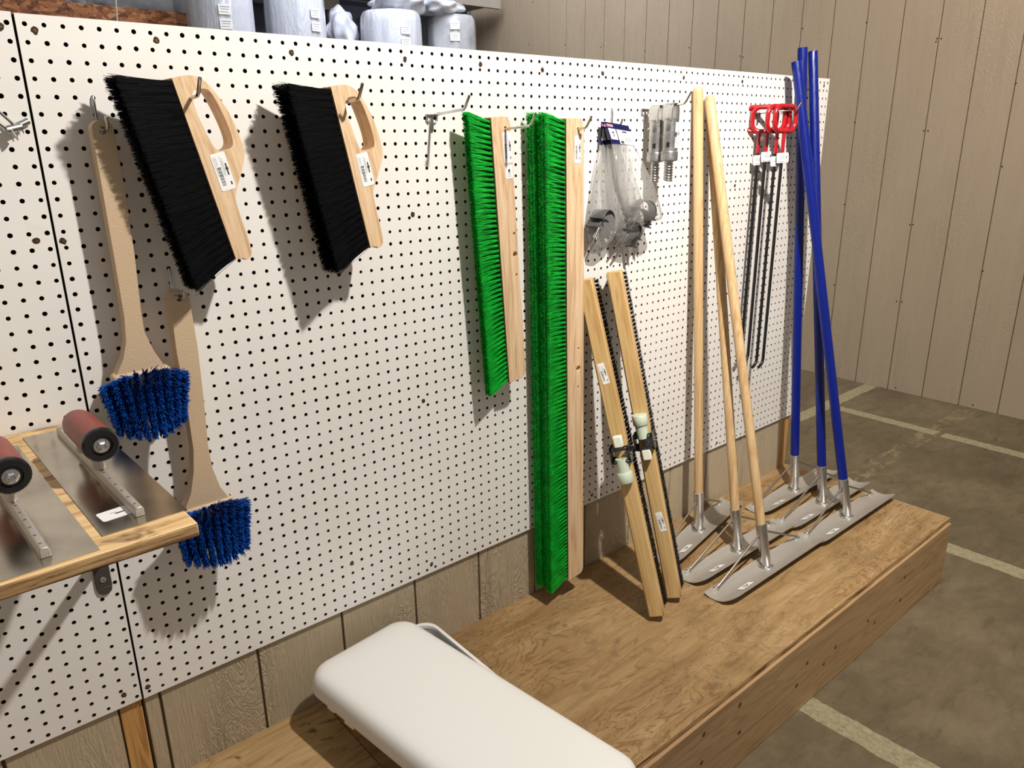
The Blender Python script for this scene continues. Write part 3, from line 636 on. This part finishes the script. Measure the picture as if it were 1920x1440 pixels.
# ------------------------------------------------------------------ leaning broom heads with clamp sockets
def make_screed(lab, foot, topp, e, cap_up, lab_u, lab_v, style_y, wst):
    Zv = Vector(topp)-Vector(foot); L = Zv.length; Rm = frame(e, Zv)
    rt = thing('floor_broom_head', lab, 'broom head', foot, Rm, 'wooden broom heads leaning on the pegboard')
    w = 1.66; n = 24; lft = []; rgt = []
    for k in range(n+1):
        u = k/n; d = .13*math.exp(-((u-.5)/.035)**2); lft.append((d, u*L)); rgt.append((w-d*.8, u*L))
    m = MB(); m.prism(rgt+lft[::-1], [], 0, 1.15); m.build('wooden_block', M['birch'], rt, bevel=.16, seg=1)
    m = MB(); A = []; B = []; nt = 84
    for i in range(nt):
        for j in range(4):
            u = i/(nt-1); q = 60; z = .5+u*(L-1.0)
            A.append(np.stack([  .3+j*.37+rng.normal(0, .04, q), np.full(q, 1.1), z+rng.normal(0, .09, q)], 1))
            B.append(np.stack([.02+j*.56+rng.normal(0, .06, q), 3.0+rng.normal(0, .06, q), z+rng.uniform(-.2, .2, q)], 1))
    m.strands(np.concatenate(A), np.concatenate(B), .022, .016, nseg=1); m.build('bristles', M['black_bristle'], rt, smooth=False)
    s = 1 if cap_up else -1; c = L*.5
    for zz in (-.68, .68):
        m = MB()
        ring = rrect(w+.28, 1.9, .5, 4, w/2, -.05)
        m.tube([(x, y, c+zz) for x, y in ring], .1, 8, closed=True)
        m.rings([[(x, y, c+zz+h) for x, y in ring] for h in (-.24, .24)], False, False); cl = m.build('clamp_band', M['dark_steel'], rt)
    m = MB(); m.box(-.25, -.12, -1.05, .6, c-.9, c+.9); m.box(w+.10, w+.22, -1.05, .6, c-.9, c+.9)
    if cap_up: m.box(.95, w+.2, -1.14, -1.02, c-.55, c+.55)
    m.lathe([(.15, -.28), (.15, .1)], 6, 'x', (w+.3, -.6, c)); m.lathe([(.14, -1.24), (.14, -1.1)], 10, 'y', (1.35, 0, c)); m.build('clamp_plate', M['dark_steel'], cl, bevel=.03)
    m = MB(); q = lambda r0, a, b: m.tube([(.82, -.62, c+s*a), (.82, -.62, c+s*b)], r0, 20)
    q(.64, .4, 1.9); m.tube([(.82, -.62, c+s*1.85), (.82, -.62, c+s*1.9), (.82, -.62, c+s*2.9), (.82, -.62, c+s*2.98)], [.76, .8, .82, .76], 20); m.build('threaded_socket', M['nylon'], rt, ang=50)
    m = MB(); m.box(.42, 1.35, -1.05, -.2, min(c-s*.8, c-s*2.0), max(c-s*.8, c-s*2.0)); m.build('end_plug', M['nylon_white'], rt, bevel=.12)
    label(rt, lab_u, lab_v, .72, 2.2, -.012, 6, 'long')
    return rt
make_screed('wooden broom head leaning on the pegboard, socket pointing down, next to the long green brush', tuple(at(1217, 1159, 'z', -56.4)), tuple(at(1110, 528, 'y', -3.3)+Vector((-.91, 1.37, 0))), (.55, -.83, 0), False, .75, 26.7, 0, 0)
make_screed('wooden broom head leaning on the pegboard, socket pointing up, right of its twin', tuple(at(1250, 1124, 'z', -56.4)), tuple(at(1165, 512.5, 'y', -3.3)+Vector((-.91, 1.37, 0))), (.55, -.83, 0), True, .95, 9.0, 0, 0)

# ------------------------------------------------------------------ lutes (long handles with aluminium blades)
def make_lute(lab, base, topp, kind, lbl, group, yaw=0):
    base = Vector(base); topp = base+Matrix.Rotation(math.radians(-yaw), 3, 'Z') @ (Vector(topp)-base); L = (topp-base).length
    rt = thing('concrete_lute', lab, 'lute', tuple(base), None, group)
    rt.location = Wp((base.x, base.y, -56.93)); rt.rotation_euler = (0, 0, math.radians(yaw)); b0 = .45
    Rm = frame((1, 0, 0), topp-base).to_4x4(); T = Matrix.Translation((0, 0, b0)) @ Rm
    m = MB(); m.X = T
    if kind == 'wood': m.tube([(0, 0, 3.5), (0, 0, 5.2), (0, 0, L-.5), (0, 0, L-.2), (0, 0, L-.05), (0, 0, L)], [.5, .55, .57, .52, .38, .2], 20); hd = m.build('handle', M['ash'], rt, ang=50)
    else:
        m.tube([(0, 0, 4.2), (0, 0, L)], .60, 22, cap=False); m.tube([(0, 0, L), (0, 0, 4.2)], .53, 22, cap=False)
        m.rings([[(r*math.cos(2*PI*k/22), r*math.sin(2*PI*k/22), L) for k in range(22)] for r in (.53, .6)], False, False); m.rings([[(r*math.cos(2*PI*k/22), r*math.sin(2*PI*k/22), 4.2) for k in range(22)] for r in (.01, .6)], False, False); hd = m.build('handle', M['blue'], rt, ang=50)
    m = MB(); m.X = T; kk = .66
    m.tube([(0, 0, -.35), (0, 0, 0), (0, 0, 1.2), (0, 0, 5.1), (0, 0, 5.15)], [kk*.86, kk*.86, kk*.92, kk, kk*.9], 24); m.build('socket', M['alu_tube'], rt, ang=50)
    # blade: shallow trough with cut corners
    prof = [(1.4, .42), (1.0, .26), (.5, .14), (-.3, .18), (-1.0, .42), (-1.6, .75), (-2.25, 1.15)]
    m = MB(); Wd = 10.4; R = []
    xs = [(-Wd, .0), (-Wd+.25, .5), (-Wd+.7, .85), (-Wd+1.4, 1), (0, 1), (Wd-1.4, 1), (Wd-.7, .85), (Wd-.25, .5), (Wd, .0)]
    import bisect
    def pz(y):
        for (ya, za), (yb, zb) in zip(prof[:-1], prof[1:]):
            if yb <= y <= ya: return za+(zb-za)*(y-ya)/(yb-ya)
        return prof[-1][1]
    ny = 12
    for X_, f in xs:
        yf = -1.3-.95*f; yr = 1.4
        row = [(X_, yr+(yf-yr)*k/ny, pz(yr+(yf-yr)*k/ny)) for k in range(ny+1)]
        R.append(row+[(x, y, z-.09) for x, y, z in row[::-1]])
    m.rings(R); bl = m.build('blade', M['alu'], rt, ang=40)
    m = MB(); m.X = None
    ring = [(kk*1.12*math.cos(2*PI*k/20), kk*1.3*math.sin(2*PI*k/20)-.0, .30) for k in range(20)]; m.tube(ring, .11, 7, closed=True); m.build('weld_bead', M['weld'], rt)
    att = T @ Vector((0, 0, 3.7))
    for sx in (-1, 1):
        m = MB(); m.tube([att+Vector((sx*.55, 0, -.25)), att+Vector((sx*.95, .02, .12)), att+Vector((sx*1.15, .05, .0)), Vector((sx*8.3, .85, .72)), Vector((sx*8.75, .9, .5))], .13, 8); m.build('brace', M['rod_steel'], rt)
        m = MB(); m.rings([[(sx*8.75+r*math.cos(2*PI*k/14), .95+r*.8*math.sin(2*PI*k/14), z) for k in range(14)] for r, z in ((.46, .18), (.46, .42), (.24, .5), (.2, .72), (.08, .76))]); m.build('brace_foot', M['weld'], bl)
    if lbl:
        m = MB(); m.X = Matrix.Translation((-6.0, -1.1, .56)) @ Matrix.Rotation(math.radians(-27), 4, 'X') @ Matrix.Rotation(-PI/2, 4, 'X'); m.prism(rrect(2.3, .85, .1, 3), [], -.012, .0); m.cur = 1; m.box(-.5, .5, -.018, -.013, -.05, .12); m.box(-.1, .2, -.018, -.013, -.25, -.1); m.build('price_label', [M['label'], M['ink']], rt, smooth=False)
    return rt
gw = 'wooden handled lutes'; gb = 'blue handled lutes'
make_lute('wooden handled aluminium lute standing closest to the pegboard', at(1310, 990, 'z', -56.5), at(1309, 163, 'y', -.75), 'wood', True, gw, 11)
make_lute('wooden handled aluminium lute in the middle, its pole partly hidden', at(1383, 1028, 'z', -56.5), at(1330, 179, 'y', -.75), 'wood', True, gw)
make_lute('wooden handled aluminium lute at the front, with the most slanted pole', at(1436, 1058, 'z', -56.5), at(1331, 188, 'y', -1.95), 'wood', True, gw)
make_lute('blue handled aluminium lute whose foot is nearest the pegboard', at(1489, 915, 'z', -56.5), at(1505, 90, 'y', -.75), 'blue', True, gb)
make_lute('blue handled aluminium lute with its foot between the other two blue ones', at(1542, 940, 'z', -56.5), at(1524, 97, 'y', -.75), 'blue', True, gb)
make_lute('blue handled aluminium lute with the foot farthest right', at(1588, 965, 'z', -56.5), at(1493, 116, 'y', -2.3), 'blue', True, gb)

# ------------------------------------------------------------------ red handled pullers
def make_puller(lab, cx, cy, yaw, rodlen, tagz, tagyaw):
    rt = thing('rod_puller', lab, 'puller', (cx, cy, -4.62), None, 'red handled rod pullers')
    e = Vector((math.cos(yaw), math.sin(yaw), 0)); nrm = Vector((-e.y, e.x, 0))
    lp = rrect(3.7, 2.8, .95, 6, 0, -1.15)
    m = MB(); m.tube([e*x+Vector((0, 0, z)) for x, z in lp], .28, 12, closed=True); m.tube([(0, 0, -2.5), (0, 0, -5.1)], .22, 12); m.build('handle', M['red'], rt, ang=60)
    m = MB(); m.tube([(0, 0, -5.05), (0, 0, -rodlen+.6), (-.12, -.0, -rodlen+.2), (-.55, 0, -rodlen-.15), (-.95, 0, -rodlen-.3)], .19, 10); m.build('rod', M['black_rod'], rt, ang=60)
    X = Matrix.Rotation(tagyaw, 4, 'Z'); m = MB()
    label(rt, .1, tagz, 1.35, 1.15, -.2, 4, 'tag', X=X, name='paper_tag')
    return rt
make_puller('red handled black rod puller, its loop leftmost of the four', 77.6, -1.1, math.radians(-58), 31.2, -5.9, math.radians(-38))
make_puller('red handled black rod puller, its loop second from the left', 77.9, -2.0, math.radians(-56), 31.3, -5.5, math.radians(-38))
make_puller('red handled black rod puller, its loop third from the left', 77.6, -3.5, math.radians(-10), 31.6, -6.0, math.radians(-38))
make_puller('red handled black rod puller, its loop rightmost beside the blue poles', 77.7, -4.35, math.radians(-8), 31.4, -5.6, math.radians(-60))

# ------------------------------------------------------------------ threaded adapters
def make_adapter(lab, x, y, z, lb):
    rt = thing('handle_adapter', lab, 'adapter', (x, y, z), Matrix.Rotation(math.radians(-38), 3, 'Z'), 'grey threaded handle adapters')
    m = MB(); m.X = Matrix.Rotation(math.radians(38), 4, 'Z')
    arch = [(-.62, -1.5), (-.62, -.35), (-.5, .05), (-.25, .22), (.25, .22), (.5, .05), (.62, -.35), (.62, -1.5)]; inn = [(x_*.86, z_-.08) for x_, z_ in arch]
    m.prism(arch+inn[::-1], [], -.6, .6); m.build('hanger_clevis', M['steel'], rt, bevel=.03)
    m = MB(); m.lathe([(.70, -1.25), (.76, -1.3), (.76, -4.45), (.88, -4.5), (.90, -4.6), (.90, -5.35), (.82, -5.45), (.5, -5.5)], 28, 'z'); bd = m.build('body', M['grey_cast'], rt)
    m = MB(); m.lathe([(.19, -.84), (.17, -.74)], 10, 'y', (-.35, 0, -2.15)); m.lathe([(.19, -.84), (.17, -.74)], 10, 'y', (.4, .1, -2.8)); m.build('screw', M['chrome'], bd)
    m = MB(); m.box(-.5, -.22, -.80, -.6, -4.05, -3.6); m.build('slot', M['black_rubber'], bd, smooth=False)
    m = MB(); pr = [(.3, -5.4)]
    m.lathe([(.40, -5.4), (.40, -7.4)], 20, 'z'); hx = []
    for k in range(0, 140): a = k*2*PI/20; hx.append((.40*math.cos(a), .40*math.sin(a), -5.55-k*.0137))
    m.tube(hx, .1, 6); m.build('thread', M['steel'], rt, ang=60)
    if lb: label(rt, .42, -2.9, .55, 2.5, -.71, 0, 'long', X=Matrix.Rotation(math.radians(12), 4, 'Z'))
    return rt
make_adapter('grey cast adapter with threaded end, behind the labelled one', 57.1, -1.75, -4.75, False)
make_adapter('grey cast adapter with threaded end and a white label, front on its hook', 57.1, -3.55, -4.62, True)

# ------------------------------------------------------------------ clear bags of clamps
def card(rt, q, th=.035):
    q = [Vector(p) for p in q]; n = (q[1]-q[0]).cross(q[3]-q[0]).normalized()
    if n.y > 0: n = -n
    m = MB(); m.rings([[p for p in q], [p+n*th for p in q]]); o = m.build('header_card', M['navy'], rt, smooth=False)
    def P(u, v, h): return (q[0]*(1-u)+q[1]*u)*(1-v)+(q[3]*(1-u)+q[2]*u)*v+n*h
    m = MB()
    def R_(u0, u1, v0, v1, mi, h): m.cur = mi; m.rings([[P(u0, v0, th), P(u1, v0, th), P(u1, v1, th), P(u0, v1, th)], [P(u0, v0, h), P(u1, v0, h), P(u1, v1, h), P(u0, v1, h)]], False, True)
    R_(.40, 1.0, .28, .97, 0, th+.01); R_(.06, .36, .28, .80, 0, th+.01); R_(.18, .26, .42, .5, 1, th+.015); R_(.2, .24, .55, .66, 1, th+.015)
    for k in range(6): R_(.68+k*.04, .695+k*.04, .62, .86, 1, th+.015)
    R_(.62, .82, .33, .4, 1, th+.015); R_(.5, .85, .48, .5, 2, th+.015); R_(.5, .85, .54, .56, 2, th+.015); R_(.45, .58, .82, .94, 1, th+.015)
    R_(.04, .3, .08, .2, 3, th+.012)
    m.build('card_print', [M['label'], M['ink'], M['ink_soft'], plain('pink_print', (196, 140, 160), .5)], o, smooth=False)
def pouch(rt, sec):
    """sec: (left xyz, right xyz, half depth)"""
    R = []; n = 18
    for l, r, d in sec:
        l, r = Vector(l), Vector(r); c = (l+r)/2; hx = (r-l)/2; nn = Vector((hx.y, -hx.x, 0)).normalized() if hx.length > .01 else Vector((0, -1, 0))
        R.append([c+hx*math.cos(2*PI*k/n)+nn*(d*math.sin(2*PI*k/n)*(1+.15*math.sin(5*2*PI*k/n+c.z))) for k in range(n)])
    m = MB(); m.rings(R, True, True); return m.build('pouch', M['bag'], rt, ang=80)
def clampset(c, lab, s=1.0, yaw=.6, n=2):
    """curved pipe-clamp halves with bolts"""
    rt = thing('pipe_clamp', lab, 'clamp', tuple(c), Matrix.Rotation(yaw, 3, 'Z') @ Matrix.Rotation(.5, 3, 'Y'), 'grey pipe clamps in the clear bags')
    for q in range(n):
        pts = []; r = 1.2*s; R = []
        for k in range(13):
            a = math.radians(-10+200*k/12); R.append([((r+dr)*math.cos(a), dy+q*.25, (r+dr)*math.sin(a)*(.9 if q else 1)-q*.9) for dr, dy in ((-.07, -.8), (.07, -.8), (.07, .8), (-.07, .8))])
        m = MB(); m.rings(R); m.box(-r-.4, -r+.05, -.7+q*.25, .7+q*.25, -.32-q*.9, -.18-q*.9); m.box(r-.05, r+.4, -.7+q*.25, .7+q*.25, -.32-q*.9, -.18-q*.9); m.build('strap', M['dark_iron'], rt, bevel=.04, ang=50)
    for dx in (-.9, -.3):
        m = MB(); m.tube([(dx, -.3, -.6), (dx-.3, -.3, -2.2)], .1, 8); m.tube([(dx, -.3, -.6), (dx+.04, -.3, -.45)], .2, 6); m.build('bolt', M['chrome'], rt)
    return rt
gpb = 'clear bags of pipe clamps on one hook'
yA, yB, yC = -1.45, -.55, -.95
rt = thing('hardware_bag', 'clear bag of pipe clamps with navy header card, frontmost on its hook', 'bag', (51.9, yA, -6.3), None, gpb)
off = Vector((51.9, yA, -6.3))
def loc_(px, py, y): return at(px, py, 'y', y)-off
card(rt, [loc_(1133, 228, yA), loc_(1178, 236, yA-.3), loc_(1189, 274, yA-.4), loc_(1146, 268, yA-.1)])
pouch(rt, [(loc_(1146, 266, yA), loc_(1188, 272, yA-.4), .06), (loc_(1152, 310, yA-.3), loc_(1207, 305, yA-.8), .35), (loc_(1158, 350, yA-.6), loc_(1224, 345, yA-1.2), .8), (loc_(1168, 390, yA-.8), loc_(1236, 385, yA-1.5), 1.1), (loc_(1176, 415, yA-1), loc_(1241, 405, yA-1.6), .9), (loc_(1180, 428, yA-1.1), loc_(1240, 411, yA-1.6), .15)])
clampset(at(1206, 396, 'y', -2.6), 'grey pipe clamp inside the frontmost clear bag', .95, -.4)
off = Vector((51.9, yB, -6.4)); rt = thing('hardware_bag', 'clear bag of pipe clamps hanging leftmost, against the long green brush', 'bag', tuple(off), None, gpb)
card(rt, [loc_(1127, 228, yB), loc_(1158, 232, yB-.1), loc_(1164, 272, yB-.1), loc_(1125, 272, yB)])
pouch(rt, [(loc_(1125, 270, yB), loc_(1162, 272, yB-.1), .05), (loc_(1116, 320, yB-.1), loc_(1160, 320, yB-.4), .3), (loc_(1107, 380, yB-.2), loc_(1160, 380, yB-.8), .75), (loc_(1102, 425, yB-.3), loc_(1160, 425, yB-.9), 1.0), (loc_(1104, 455, yB-.4), loc_(1148, 450, yB-.9), .7), (loc_(1108, 476, yB-.5), loc_(1126, 474, yB-.7), .1)])
clampset(at(1130, 415, 'y', -1.5), 'grey pipe clamp inside the leftmost clear bag', .95, .2)
off = Vector((51.9, yC, -6.35)); rt = thing('hardware_bag', 'clear bag of pipe clamps squeezed between the other two bags', 'bag', tuple(off), None, gpb)
card(rt, [loc_(1129, 229, yC), loc_(1166, 234, yC-.2), loc_(1178, 272, yC-.2), loc_(1138, 270, yC)])
pouch(rt, [(loc_(1138, 268, yC), loc_(1176, 272, yC-.2), .05), (loc_(1138, 320, yC-.1), loc_(1186, 320, yC-.5), .25), (loc_(1140, 380, yC-.3), loc_(1205, 380, yC-.9), .6), (loc_(1145, 425, yC-.4), loc_(1214, 420, yC-1), .7), (loc_(1152, 450, yC-.5), loc_(1205, 438, yC-1), .5), (loc_(1162, 462, yC-.5), loc_(1188, 458, yC-.9), .1)])
clampset(at(1180, 434, 'y', -1.7), 'grey pipe clamp inside the middle clear bag', .9, -.2)

# ------------------------------------------------------------------ white lid on its tray
def rr3(w, h, r, n=7): return rrect(w, h, r, n)
rt = thing('plastic_cover', 'smooth white plastic cover with rounded corners, lying on the platform in front', 'cover', (19.45, -15.35, -52.5), Matrix.Rotation(math.radians(6.2), 3, 'Z'))
Wl, Hl = 11.3, 27.9
m = MB(); R = []
for ins, z in ((.05, -.0), (0, .12), (.04, .6), (.12, 1.1), (.3, 1.5), (.55, 1.74), (.9, 1.88), (1.5, 1.96), (2.6, 2.01), (4.2, 2.04)):
    R.append([(x, y, z) for x, y in rr3(Wl-2*ins, Hl-2*ins, max(2.1-ins*.75, .4))])
inner = [[(x, y, z-.16) for x, y in rr3(Wl-2*ins-.3, Hl-2*ins-.3, max(1.95-ins*.75, .4))] for ins, z in ((3.8, 2.06), (1.2, 1.9), (.3, 1.4), (.05, .2))]
m.rings(R[::-1], True, False); nR = len(R)
m.rings([R[0]]+[[(x, y, 0) for x, y in rr3(Wl-.4, Hl-.4, 1.95)]]+inner[::-1], False, True); m.build('shell', M['white_plastic'], rt, ang=60)
m = MB(); m.box(-Wl/2+.02, -Wl/2+.2, 9.4, 10.4, -.2, .1); m.build('snap_tab', M['white_plastic'], rt, bevel=.06); m = MB(); m.box(-Wl/2+.02, -Wl/2+.25, 6.8, 8.0, -.28, .1); m.build('snap_tab', M['white_plastic'], rt, bevel=.06)
rt = thing('plastic_tray', 'white rimmed grey plastic tray under the white cover, one corner showing', 'tray', (21.3, -11.0, -56.95), Matrix.Rotation(math.radians(-1.5), 3, 'Z'))
m = MB(); w, h = 9.2, 20.0
R = [[(x, y, z) for x, y in rr3(w-2*i, h-2*i, 1.6)] for i, z in ((.6, 0), (.5, .2), (.25, 3.9), (0, 4.1), (0, 4.38), (.12, 4.42), (.32, 4.38), (.36, 4.1))]
m.rings(R, True, False); m.build('body', M['white_plastic'], rt, ang=50)
m = MB(); R = [[(x, y, z) for x, y in rr3(w-2*i, h-2*i, 1.45)] for i, z in ((.36, 4.15), (.7, 2.9), (.8, 2.7))]; m.rings(R, False, True)
for k in range(7):
    m.box(2.2+k*.0, w/2-.6, 8.6-k*1.6, 8.75-k*1.6, 2.7, 3.7); m.box(3.3, 3.45, 8.7-(k+1)*1.6, 8.7-k*1.6, 2.7, 3.7)
m.build('ribbed_liner', M['grey_plastic'], rt, ang=50)

# ------------------------------------------------------------------ storage behind the partition
root = thing('storage_rack', 'painted storage rack along the back, carrying the wrapped rolls', 'rack', (100, 160, -66.6))
def RB(x0, x1, y0, y1, z0, z1, name, mat):
    m = MB(); m.box(x0-100, x1-100, y0-160, y1-160, z0+66.6, z1+66.6); return m.build(name, mat, root, smooth=False)
RB(40, 171, 158, 159.5, 33.3, 36.3, 'fascia', M['beam']); RB(40, 171, 159.5, 179, 34.6, 35.6, 'upper_deck', M['beam']); RB(60, 171, 138, 164.5, -19.6, -18.2, 'lower_deck', M['beam'])
RB(40, 120, 174, 176, 30.2, 33.2, 'rail', M['beam'])
for x in (62, 118, 168): RB(x, x+3, 176, 179, -66.6, 34.6, 'post', M['beam'])
for x in (62, 118, 168): RB(x, x+3, 141, 143, -66.6, -19.6, 'post', M['beam'])
def fsheet(x0, x1, y, z0, z1, lab):
    m = MB(); m.box(0, x1-x0, 0, .6, 0, z1-z0); return top(m, 'strand_board_sheet', M['osb'], lab, 'board', (x0, y, z0), group='strand board sheets', smooth=False)
fsheet(-20, 38.4, 150, -66.6, 26, 'tall orange strand board sheet at the top left, standing behind the pegboard')
fsheet(42, 72, 165, -66.6, 24.3, 'darker strand board sheet right of the orange one, behind the hanging string')
def make_roll(lab, cx, cy, r, z0, z1, rz, lblpx, style):
    rt = thing('wrapped_roll', lab, 'roll', (cx, cy, z0), None, 'plastic wrapped rolls'); rr = random.Random(int(cx))
    n = 72; R = []; H = z1-z0; ph = [rr.uniform(0, 6.28) for _ in range(4)]
    for k, (f, hz) in enumerate(((.97, 0), (1.03, .05), (1.0, .3), (1.0, .6), (.995, .8), (.985, .93), (.96, .975), (.88, 1.0), (.5, 1.005), (.1, .995))):
        row = []
        for q in range(n):
            a = 2*PI*q/n; wob = 1+.012*math.sin(7*a+ph[0]+hz*3)+.010*math.sin(13*a+ph[1]-hz*2)+.007*math.sin(29*a+ph[2])
            row.append((r*f*wob*math.cos(a), r*f*wob*math.sin(a), H*hz))
        R.append(row)
    m = MB(); m.rings(R); m.build('film_wrap', M['film'] if style else M['film_grey'], rt, ang=70)
    if lblpx:
        px, py = lblpx; d = at(px, py, 'y', cy-r*.9); v = Vector((d.x-cx, d.y-cy, 0)).normalized(); ang = math.atan2(v.y, v.x)
        for dz, hh in ((1.6, 2.6), (-1.6, 2.6)):
            m = MB(); m.X = Matrix.Translation((v.x*(r+.28), v.y*(r+.28), d.z-z0+dz)) @ Matrix.Rotation(ang+PI/2, 4, 'Z')
            m.prism(rrect(2.9, hh-.3, .15, 2), [], -.05, .1); m.cur = 1; m.box(-1.1, 1.1, -.08, -.051, .5, .65); m.box(-.9, .9, -.08, -.051, .0, .12); m.box(-1.2, .8, -.08, -.051, -.6, -.5); m.build('paper_label', [M['label'], M['ink_soft']], rt, smooth=False)
    return rt
def roll_at(lab, pxl, pxr, y, ztop, lbl, style=1):
    a = at(pxl, 50, 'y', y); b = at(pxr, 50, 'y', y); rr_ = (b.x-a.x)/2*.80
    make_roll(lab, (a.x+b.x)/2, y+1.5, rr_, -18.1, ztop, 0, lbl, style)
roll_at('tall wrapped roll beside the strand board, leftmost of the rolls', 344, 492, 148, 33.0, (422, 32))
roll_at('tall wrapped roll second from the left, with two white labels', 494, 622, 150, 33.1, (588, 38))
roll_at('shorter shiny wrapped roll with vertical folds, third from the left', 676, 798, 150, 27.4, (758, 68))
roll_at('shorter dull wrapped roll nearest the corner, dark slit in its film', 803, 897, 152, 28.4, (853, 58), 0)
def bundle(name, lab, px, py, y, sx, sy, sz, mat=None, seed=1, group='loose plastic bundles'):
    p = at(px, py, 'y', y); bm = bmesh.new(); bmesh.ops.create_icosphere(bm, subdivisions=4, radius=1); r = np.random.default_rng(seed); k = [r.normal(0, 1, 3)*3 for _ in range(6)]
    for v in bm.verts:
        d = sum(.07*math.sin(float(np.dot(kk, v.co))*1.6+i) for i, kk in enumerate(k)); v.co = Vector((v.co.x*sx*(1+d), v.co.y*sy*(1+d), v.co.z*sz*(1+d)))*S
    me = bpy.data.meshes.new(name); bm.to_mesh(me); bm.free(); me.materials.append(mat or M['film']); me.polygons.foreach_set('use_smooth', [True]*len(me.polygons))
    o = bpy.data.objects.new(name, me); C.objects.link(o); o.location = Wp(p); return tag(o, lab, 'bundle', group)
bundle('plastic_bundle', 'crumpled plastic film bundle on top of the third roll', 745, 6, 150, 9, 6, 2.8, None, 2)
bundle('plastic_bundle', 'crumpled plastic film bundle on top of the roll nearest the corner', 822, 14, 152, 8, 6, 2.6, None, 5)
bundle('plastic_bundle', 'small twisted film bundle in the gap between second and third rolls', 641, 58, 160, 4.2, 4, 6, None, 8)
o = bundle('plastic_bundle', 'grey plastic covered bundle behind the strand board, beside the hanging string', 285, 5, 172, 24, 5, 7, M['film_grey'], 11)
o = bundle('plastic_bundle', 'grey plastic covered bundle above the strand board, left of the string', 165, -12, 172, 9, 4, 6.5, M['film_grey'], 13)
a = at(216, -10, 'y', 140); b = at(221.5, 60, 'y', 140); m = MB(); m.tube([(0, 0, 0), (b.x-a.x, 0, b.z-a.z), (b.x-a.x, 0, -60)], .17, 6); m.tube([(0, 0, 0), (-1, 0, 12)], .17, 6)
top(m, 'hanging_string', plain('white_string', (196, 190, 180), .7), 'thin pale string hanging in front of the strand board, top left', 'string', tuple(a))

# ------------------------------------------------------------------ light
def area(name, loc, size, power, col, target=None, sy=None):
    l = bpy.data.lights.new(name, 'AREA'); l.energy = power; l.color = col; l.size = size*S; l.shape = 'SQUARE'
    if sy: l.shape = 'RECTANGLE'; l.size_y = sy*S
    o = bpy.data.objects.new(name, l); C.objects.link(o); o.location = Wp(loc)
    if target is not None:
        d = Wp(target)-Wp(loc); o.rotation_euler = d.to_track_quat('-Z', 'Y').to_euler()
    return o
l = bpy.data.lights.new('ceiling_lamp', 'POINT'); l.energy = 170; l.color = (1.0, .955, .9); l.shadow_soft_size = 1.3*S
o = bpy.data.objects.new('ceiling_lamp', l); C.objects.link(o); o.location = Wp((35, -47, 36))
l = bpy.data.lights.new('right_fill_spot', 'SPOT'); l.energy = 190; l.color = (1.0, .94, .87); l.shadow_soft_size = 1.3*S; l.spot_size = math.radians(80); l.spot_blend = 1.0  # fill spot added at the ceiling lamp to brighten the right side
o = bpy.data.objects.new('right_fill_spot', l); C.objects.link(o); o.location = Wp((35, -47, 36)); o.rotation_euler = (Wp((104, -2, -42))-Wp((35, -47, 36))).to_track_quat('-Z', 'Y').to_euler()
area('far_wall_fill', (116, -22, 74), 50, 66, (1.0, .93, .84), (176, 2, 56))  # added fill, turned so it brightens the far wall but not the platform
area('storage_fill', (110, 100, 85), 60, 100, (.86, .91, 1.0), (125, 165, 10))  # added cool fill for the rolls and back wall, no fixture there
w = bpy.data.worlds.new('World'); bpy.context.scene.world = w; w.use_nodes = True
bg = w.node_tree.nodes['Background']; bg.inputs[0].default_value = (1.0, .95, .89, 1); bg.inputs[1].default_value = .27

# ------------------------------------------------------------------ camera
cd = bpy.data.cameras.new('camera'); cam = bpy.data.objects.new('camera', cd); C.objects.link(cam)
cd.sensor_width = 36; cd.lens = FPX/1920*36; cd.clip_start = .02; cd.clip_end = 60
R3 = Matrix((CR[0], -CR[1], -CR[2])).transposed(); cam.matrix_world = Matrix.Translation(Wp(CP)) @ R3.to_4x4()
sc = bpy.context.scene; sc.camera = cam
sc.view_settings.view_transform = 'Standard'; sc.view_settings.look = 'None'; sc.view_settings.exposure = 0; sc.view_settings.gamma = 1; sc.view_settings.use_curve_mapping = False
